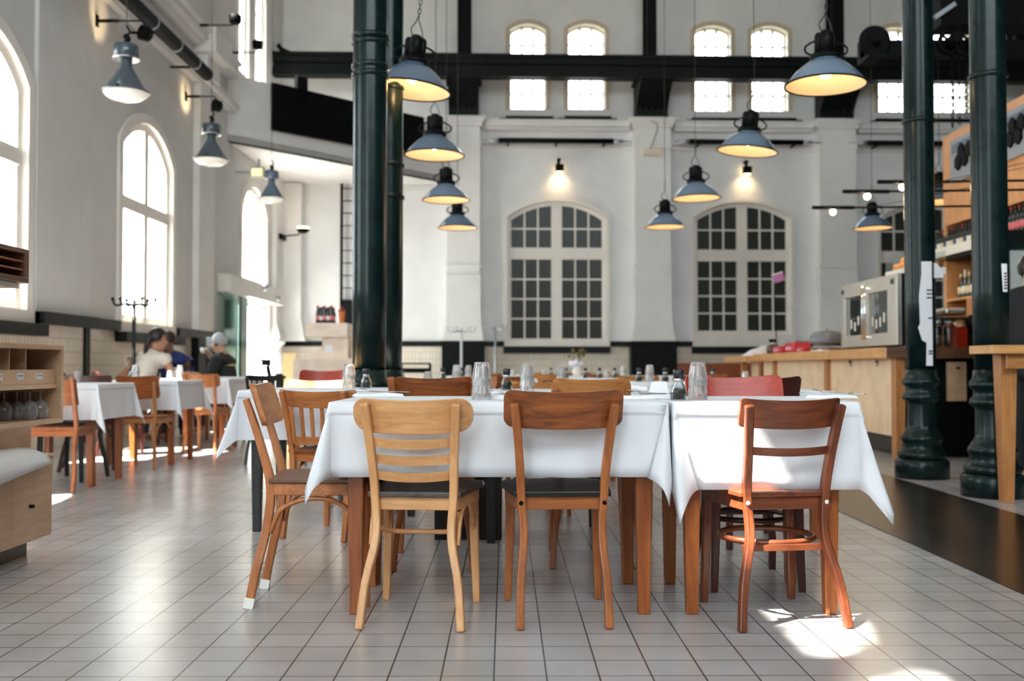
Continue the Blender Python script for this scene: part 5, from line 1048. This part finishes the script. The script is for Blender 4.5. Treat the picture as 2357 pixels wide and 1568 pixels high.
for k in range(10): zz = zb + .5 + k * .27; b = MB(); b.tube([(s0, -.145, zz), (s0 + .34, -.145, zz)], .012, 6); b.build('rung', BLACKG, o)
b = MB(); b.box(s0 - .03, s0 + .6, -.17, 0, zb - .1, rw(787, 690, .15)[1]); b.build('cabinet', BLACKG, o)
p = atY(957, 862, 17.5); o = thing('folding_rack', 'low black rack before the tiled rear wall', 'rack', (p.x, 17.5, 0)); b = MB(); b.box(-.27, .27, -.05, .05, .78, .86); b.build('tray', BLACK, o); b = MB(); b.tube([(-.3, 0, .94), (.26, 0, .94)], .015); b.build('rail', BLACK, o)
for x in (-.25, .25): b = MB(); b.box(x - .02, x + .02, -.05, .05, 0, .94); b.build('leg', BLACK, o)

# ------------------------------------------------------------------ people and the scooter
def figure(name, label, loc, rz, V, skin, parts, cat_='person'):
    """V: joint -> (pos, radius, parent) for the one-piece body"""
    o = thing(name, label, cat_, loc, rz); ks = list(V); me = bpy.data.meshes.new('body'); me.from_pydata([V[k][0] for k in ks], [(ks.index(V[k][2]), i) for i, k in enumerate(ks) if V[k][2]], []); bo = bpy.data.objects.new('body', me); COL.objects.link(bo); bo.parent = o
    sk = bo.modifiers.new('flesh', 'SKIN'); sk.use_smooth_shade = True
    for i, k in enumerate(ks): me.skin_vertices[0].data[i].radius = (V[k][1],) * 2 if not isinstance(V[k][1], tuple) else V[k][1]
    me.skin_vertices[0].data[0].use_root = True; me.materials.append(skin); sb = bo.modifiers.new('smooth', 'SUBSURF'); sb.levels = 2; sb.render_levels = 2
    for nm, ch, grow, m in parts:       # garments follow the body's own joints, a little larger
        q = bpy.data.meshes.new(nm); nodes = [k for k in ks if k in ch]; q.from_pydata([V[k][0] for k in nodes], [(nodes.index(V[k][2]), i) for i, k in enumerate(nodes) if V[k][2] in nodes], []); g = bpy.data.objects.new(nm, q); COL.objects.link(g); g.parent = o; s2 = g.modifiers.new('cloth', 'SKIN'); s2.use_smooth_shade = True
        for i, k in enumerate(nodes): q.skin_vertices[0].data[i].radius = tuple((x + grow) for x in (V[k][1] if isinstance(V[k][1], tuple) else (V[k][1],) * 2))
        q.skin_vertices[0].data[0].use_root = True; q.materials.append(m); t = g.modifiers.new('smooth', 'SUBSURF'); t.levels = 1; t.render_levels = 2
    return o
def body(lean=.1, side=0.0, armL=None, armR=None, seated=True, head=(0, .06), turn=0.0):
    sz = .46 if seated else .93; c = lambda t: (side * t, lean * t)   # spine leans forward (+y) and sideways (+x)
    V = {'pelvis': ((0, 0, sz + .05), .13, None)}
    for k, t, r, p in (('waist', .4, .115, 'pelvis'), ('chest', .75, .135, 'waist'), ('collar', .95, .09, 'chest')): V[k] = ((c(t)[0], c(t)[1], sz + .05 + .52 * t), r, p)
    hx, hy = c(1.0)[0] + head[0], c(1.0)[1] + head[1]; zz = sz + .05 + .52
    V['neck'] = ((c(1)[0] + head[0] * .3, c(1)[1] + head[1] * .3, zz + .03), .05, 'collar'); V['jaw'] = ((hx, hy, zz + .11), (.066, .07), 'neck'); V['skull'] = ((hx, hy - .012, zz + .2), (.078, .088), 'jaw'); V['crown'] = ((hx, hy - .015, zz + .255), .05, 'skull')
    dx, dy = sin(turn), cos(turn); V['nose'] = ((hx + dx * .098, hy + dy * .098, zz + .145), .010, 'jaw'); V['chin'] = ((hx + dx * .06, hy + dy * .06, zz + .06), .028, 'jaw')
    for i, (nm, arm) in enumerate((('l', armL), ('r', armR))):
        s = -1 if i == 0 else 1; sh = (c(.95)[0] + s * .17, c(.95)[1], sz + .05 + .46); V['shoulder_' + nm] = (sh, .062, 'collar'); el, ha = arm or ((sh[0] + s * .05, sh[1] + .08, sh[2] - .27), (sh[0] + s * .0, sh[1] + .30, sh[2] - .30))
        V['upper_' + nm] = (tuple((sh[q] * .6 + el[q] * .4) for q in range(3)), .05, 'shoulder_' + nm); V['elbow_' + nm] = (el, .042, 'upper_' + nm); V['wrist_' + nm] = (ha, .028, 'elbow_' + nm); d = (Vector(ha) - Vector(el)).normalized(); q = d.cross(Vector((0, 0, 1))).normalized(); pm = Vector(ha) + d * .06
        V['palm_' + nm] = (tuple(pm), (.036, .02), 'wrist_' + nm)
        for k, (off, ln) in enumerate(((-.027, .075), (-.009, .085), (.009, .08), (.027, .06))): f1 = pm + d * ln * .55 + q * off + Vector((0, 0, -.004)); V['finger%d_%s' % (k, nm)] = (tuple(f1), .0085, 'palm_' + nm); V['tip%d_%s' % (k, nm)] = (tuple(pm + d * ln + q * off + Vector((0, 0, -.022))), .007, 'finger%d_%s' % (k, nm))
        th = Vector(ha) + d * .025 - q * .045 * s; V['thumb_' + nm] = (tuple(th), .010, 'wrist_' + nm); V['thumbtip_' + nm] = (tuple(th + d * .04 - q * .012 * s), .008, 'thumb_' + nm)
        if seated: kn, an, to = (s * .11, .42, sz + .02), (s * .10, .40, .08), (s * .10, .55, .03)
        else: kn, an, to = (s * .1, .03, .5), (s * .1, 0, .08), (s * .11, .15, .03)
        V['hip_' + nm] = ((s * .09, .03, sz + .02), .09, 'pelvis'); V['knee_' + nm] = (kn, .06, 'hip_' + nm); V['ankle_' + nm] = (an, .04, 'knee_' + nm); V['toe_' + nm] = (to, .035, 'ankle_' + nm)
    return V, Vector((hx, hy, zz)), Vector((dx, dy, 0))
TORSO = ['pelvis', 'waist', 'chest', 'collar', 'neck', 'shoulder_l', 'shoulder_r', 'upper_l', 'upper_r']; SLEEVE = ['elbow_l', 'elbow_r']; LONG = SLEEVE + ['wrist_l', 'wrist_r']; LEGS = ['pelvis', 'hip_l', 'hip_r', 'knee_l', 'knee_r', 'ankle_l', 'ankle_r']
def face(o, H, D, dark=(.02, .015, .01)):
    e = mat('eye', dark, .2); q = Vector((-D.y, D.x, 0))
    for s in (-1, 1): b = MB(); b.ball(H + D * .078 + q * s * .03 + Vector((0, 0, .175)), .011, 8); b.build('eye', e, o); b = MB(); b.ball(H + q * s * .078 - D * .01 + Vector((0, 0, .15)), (.018, .022, .032), 8); b.build('ear', o.children[0].data.materials[0], o)
    b = MB(); b.ball(H + D * .072 + Vector((0, 0, .092)), (.024, .024, .007), 8); b.build('mouth', mat('lips', (.3, .08, .07), .5), o)
def hair(o, H, D, m, long=0.0, k=1.0):
    b = MB(); n = 18; Hc = H + Vector((0, 0, .195)) - D * .022; vs = []; rows = 10; ring_ = []
    for j in range(rows):
        t = pi * .64 * j / (rows - 1)
        for i in range(n):
            a = 2 * pi * i / n; d = Vector((cos(a), sin(a), 0)); f = d.dot(D); tt = min(t, pi * .40) if f > .45 else t
            vs.append(Hc + d * (.098 * k * sin(tt)) + Vector((0, 0, .104 * k * cos(tt))) + d * .004 * sin(a * 9))
    b.add(vs, [(j * n + i, (j + 1) * n + i, (j + 1) * n + (i + 1) % n, j * n + (i + 1) % n) for j in range(rows - 1) for i in range(n)], True)
    if long:
        for s in range(-3, 4):
            q = Vector((-D.y, D.x, 0)) * s * .026; st = Hc - D * .06 + q; b.tube(cat([st + Vector((0, 0, .03)), st - D * .05 + Vector((0, 0, -.08)), st - D * .06 + q * .6 + Vector((0, 0, -.2)), st - D * .03 + q * .4 + Vector((0, 0, -long))]), .028, 8)
    b.build('hair', m, o)
HBLK = mat('dark_hair', (.012, .008, .007), .4); HGREY = mat('grey_hair', (.42, .42, .43), .5, var=.3, scale=40)
V, H, D = body(.20, .12, ((-.30, .22, .74), (-.42, .42, .78)), ((.38, .22, .78), (.50, .36, .80)), head=(.05, .06), turn=R(60))
p = atY(343, 845, 11.35); o = figure('person', 'seated woman with long dark hair in a cream top, seen from behind', (p.x - .2, 11.4, 0), R(-12), V, mat('tan_skin', (.45, .22, .13), .5), [('cream_top', TORSO, .028, mat('cream_top', (.70, .64, .56), .8)), ('trousers', LEGS, .014, mat('dark_trousers', (.03, .03, .05), .8))]); face(o, H, D); hair(o, H, D, HBLK, .30, 1.12)
V, H, D = body(.05, -.05, None, None, head=(-.06, .02), turn=R(-60))
p = atY(404, 845, 12.2); o = figure('person', 'seated man in a blue shirt leaning to the woman in cream', (p.x, 12.2, 0), R(20), V, SKIN_D, [('blue_shirt', TORSO + SLEEVE, .028, mat('blue_shirt', (.012, .03, .16), .75)), ('trousers', LEGS, .014, mat('navy_trousers', (.02, .02, .04), .8))]); face(o, H, D); hair(o, H, D, mat('brown_hair', (.03, .012, .008), .5), 0, .98)
V, H, D = body(.10, .0, None, ((.22, .26, .82), (.06, .30, 1.02)), head=(0, .06))
p = atY(528, 845, 13.1); o = figure('person', 'elderly grey-haired person in a black jacket drinking from a white cup', (p.x, 13.1, 0), R(82), V, SKIN, [('yellow_shirt', ['waist', 'chest', 'collar'], .012, mat('yellow_shirt', (.65, .55, .2), .8)), ('black_jacket', TORSO + LONG, .03, mat('black_jacket', (.012, .012, .014), .8)), ('trousers', LEGS, .014, mat('grey_trousers', (.05, .05, .06), .8))]); face(o, H, D); hair(o, H, D, HGREY, 0, 1.08)
M_ = Matrix.Rotation(R(82), 4, 'Z'); cpos = Vector((p.x, 13.1, 0)) + M_ @ Vector((.03, .37, 1.06)); o = thing('white_cup', 'white cup lifted to the mouth of the grey-haired person', 'cup', cpos); b = MB(); b.shell([(.0001, 0), (.026, 0), (.038, .03), (.041, .075)], 16); b.build('bowl', LABELW, o, solid=.003); b = MB(); b.tube(cat([(0.04, 0, .06), (.065, 0, .05), (.06, 0, .025), (.035, 0, .02)]), .005, 6); b.build('handle', LABELW, o)
V, H, D = body(.03, .0, None, None, seated=False, head=(.0, .04), turn=R(-15))
p = atY(2362, 845, 7.5); o = figure('person', 'barman with black hair in black clothes, cut by the frame edge', (p.x + .02, 7.5, 0), R(-70), {k: ((v[0][0], v[0][1], v[0][2] * .96), v[1], v[2]) for k, v in V.items()}, SKIN, [('black_shirt', TORSO + LONG, .045, mat('black_shirt', (.008, .008, .01), .8)), ('trousers', LEGS, .014, mat('black_trousers', (.01, .01, .012), .8))]); H = Vector((H.x, H.y, H.z * .96 - .004)); face(o, H, D); hair(o, H, D, HBLK, 0, 1.1)
# mobility scooter by the door
p = atY(560, 845, 15.2); o = thing('mobility_scooter', 'black mobility scooter with a tiller parked by the street door', 'mobility scooter', (p.x, 15.2, 0), R(-70))
for nm, b, m in (('floor_plate', MB().box(-.2, .2, -.45, .5, .14, .2), GREYM), ('seat_post', MB().tube([(0, -.25, .2), (0, -.25, .5)], .05), BLACK), ('seat', MB().box(-.24, .24, -.45, -.02, .5, .6), BLACK), ('backrest', MB().box(-.23, .23, -.53, -.43, .58, 1.12), BLACK), ('headrest', MB().box(-.12, .12, -.55, -.45, 1.16, 1.33), GREYM), ('headrest_post', MB().tube([(0, -.5, 1.1), (0, -.5, 1.2)], .02), CHROME),
                 ('tiller', MB().tube([(0, .5, .2), (0, .36, .9)], .035), BLACK), ('handlebar', MB().tube(cat([(-.3, .22, .98), (-.15, .3, .98), (0, .34, .96), (.15, .3, .98), (.3, .22, .98)]), .018), BLACK), ('console', MB().box(-.12, .12, .28, .4, .9, 1.0), BLACK), ('basket', MB().box(-.18, .18, .5, .72, .55, .78), BLACK), ('motor_cover', MB().box(-.22, .22, -.62, -.2, .18, .42), mat('scooter_red', (.25, .02, .02), .3))): b.build(nm, m, o, .02 if nm in ('seat', 'backrest', 'headrest', 'motor_cover') else 0)
for x, y in ((-.24, -.42), (.24, -.42), (-.22, .52), (.22, .52)):
    M_ = Matrix.Translation((x, y, .15)) @ Matrix.Rotation(pi / 2, 4, 'Y'); b = MB(); b.lathe([(.09, -.045), (.15, -.04), (.15, .04), (.09, .045)], 20, M=M_); wv = b.build('wheel', BLACK, o); b = MB(); b.lathe([(.07, -.05), (.07, .05)], 14, M=M_); b.build('hub', CHROME, wv)
for x in (-.3, .3): b = MB(); b.ball((x, .25, 1.12), (.06, .012, .04), 10); b.tube([(x, .25, .98), (x, .25, 1.1)], .007); b.build('mirror', CHROME, o)
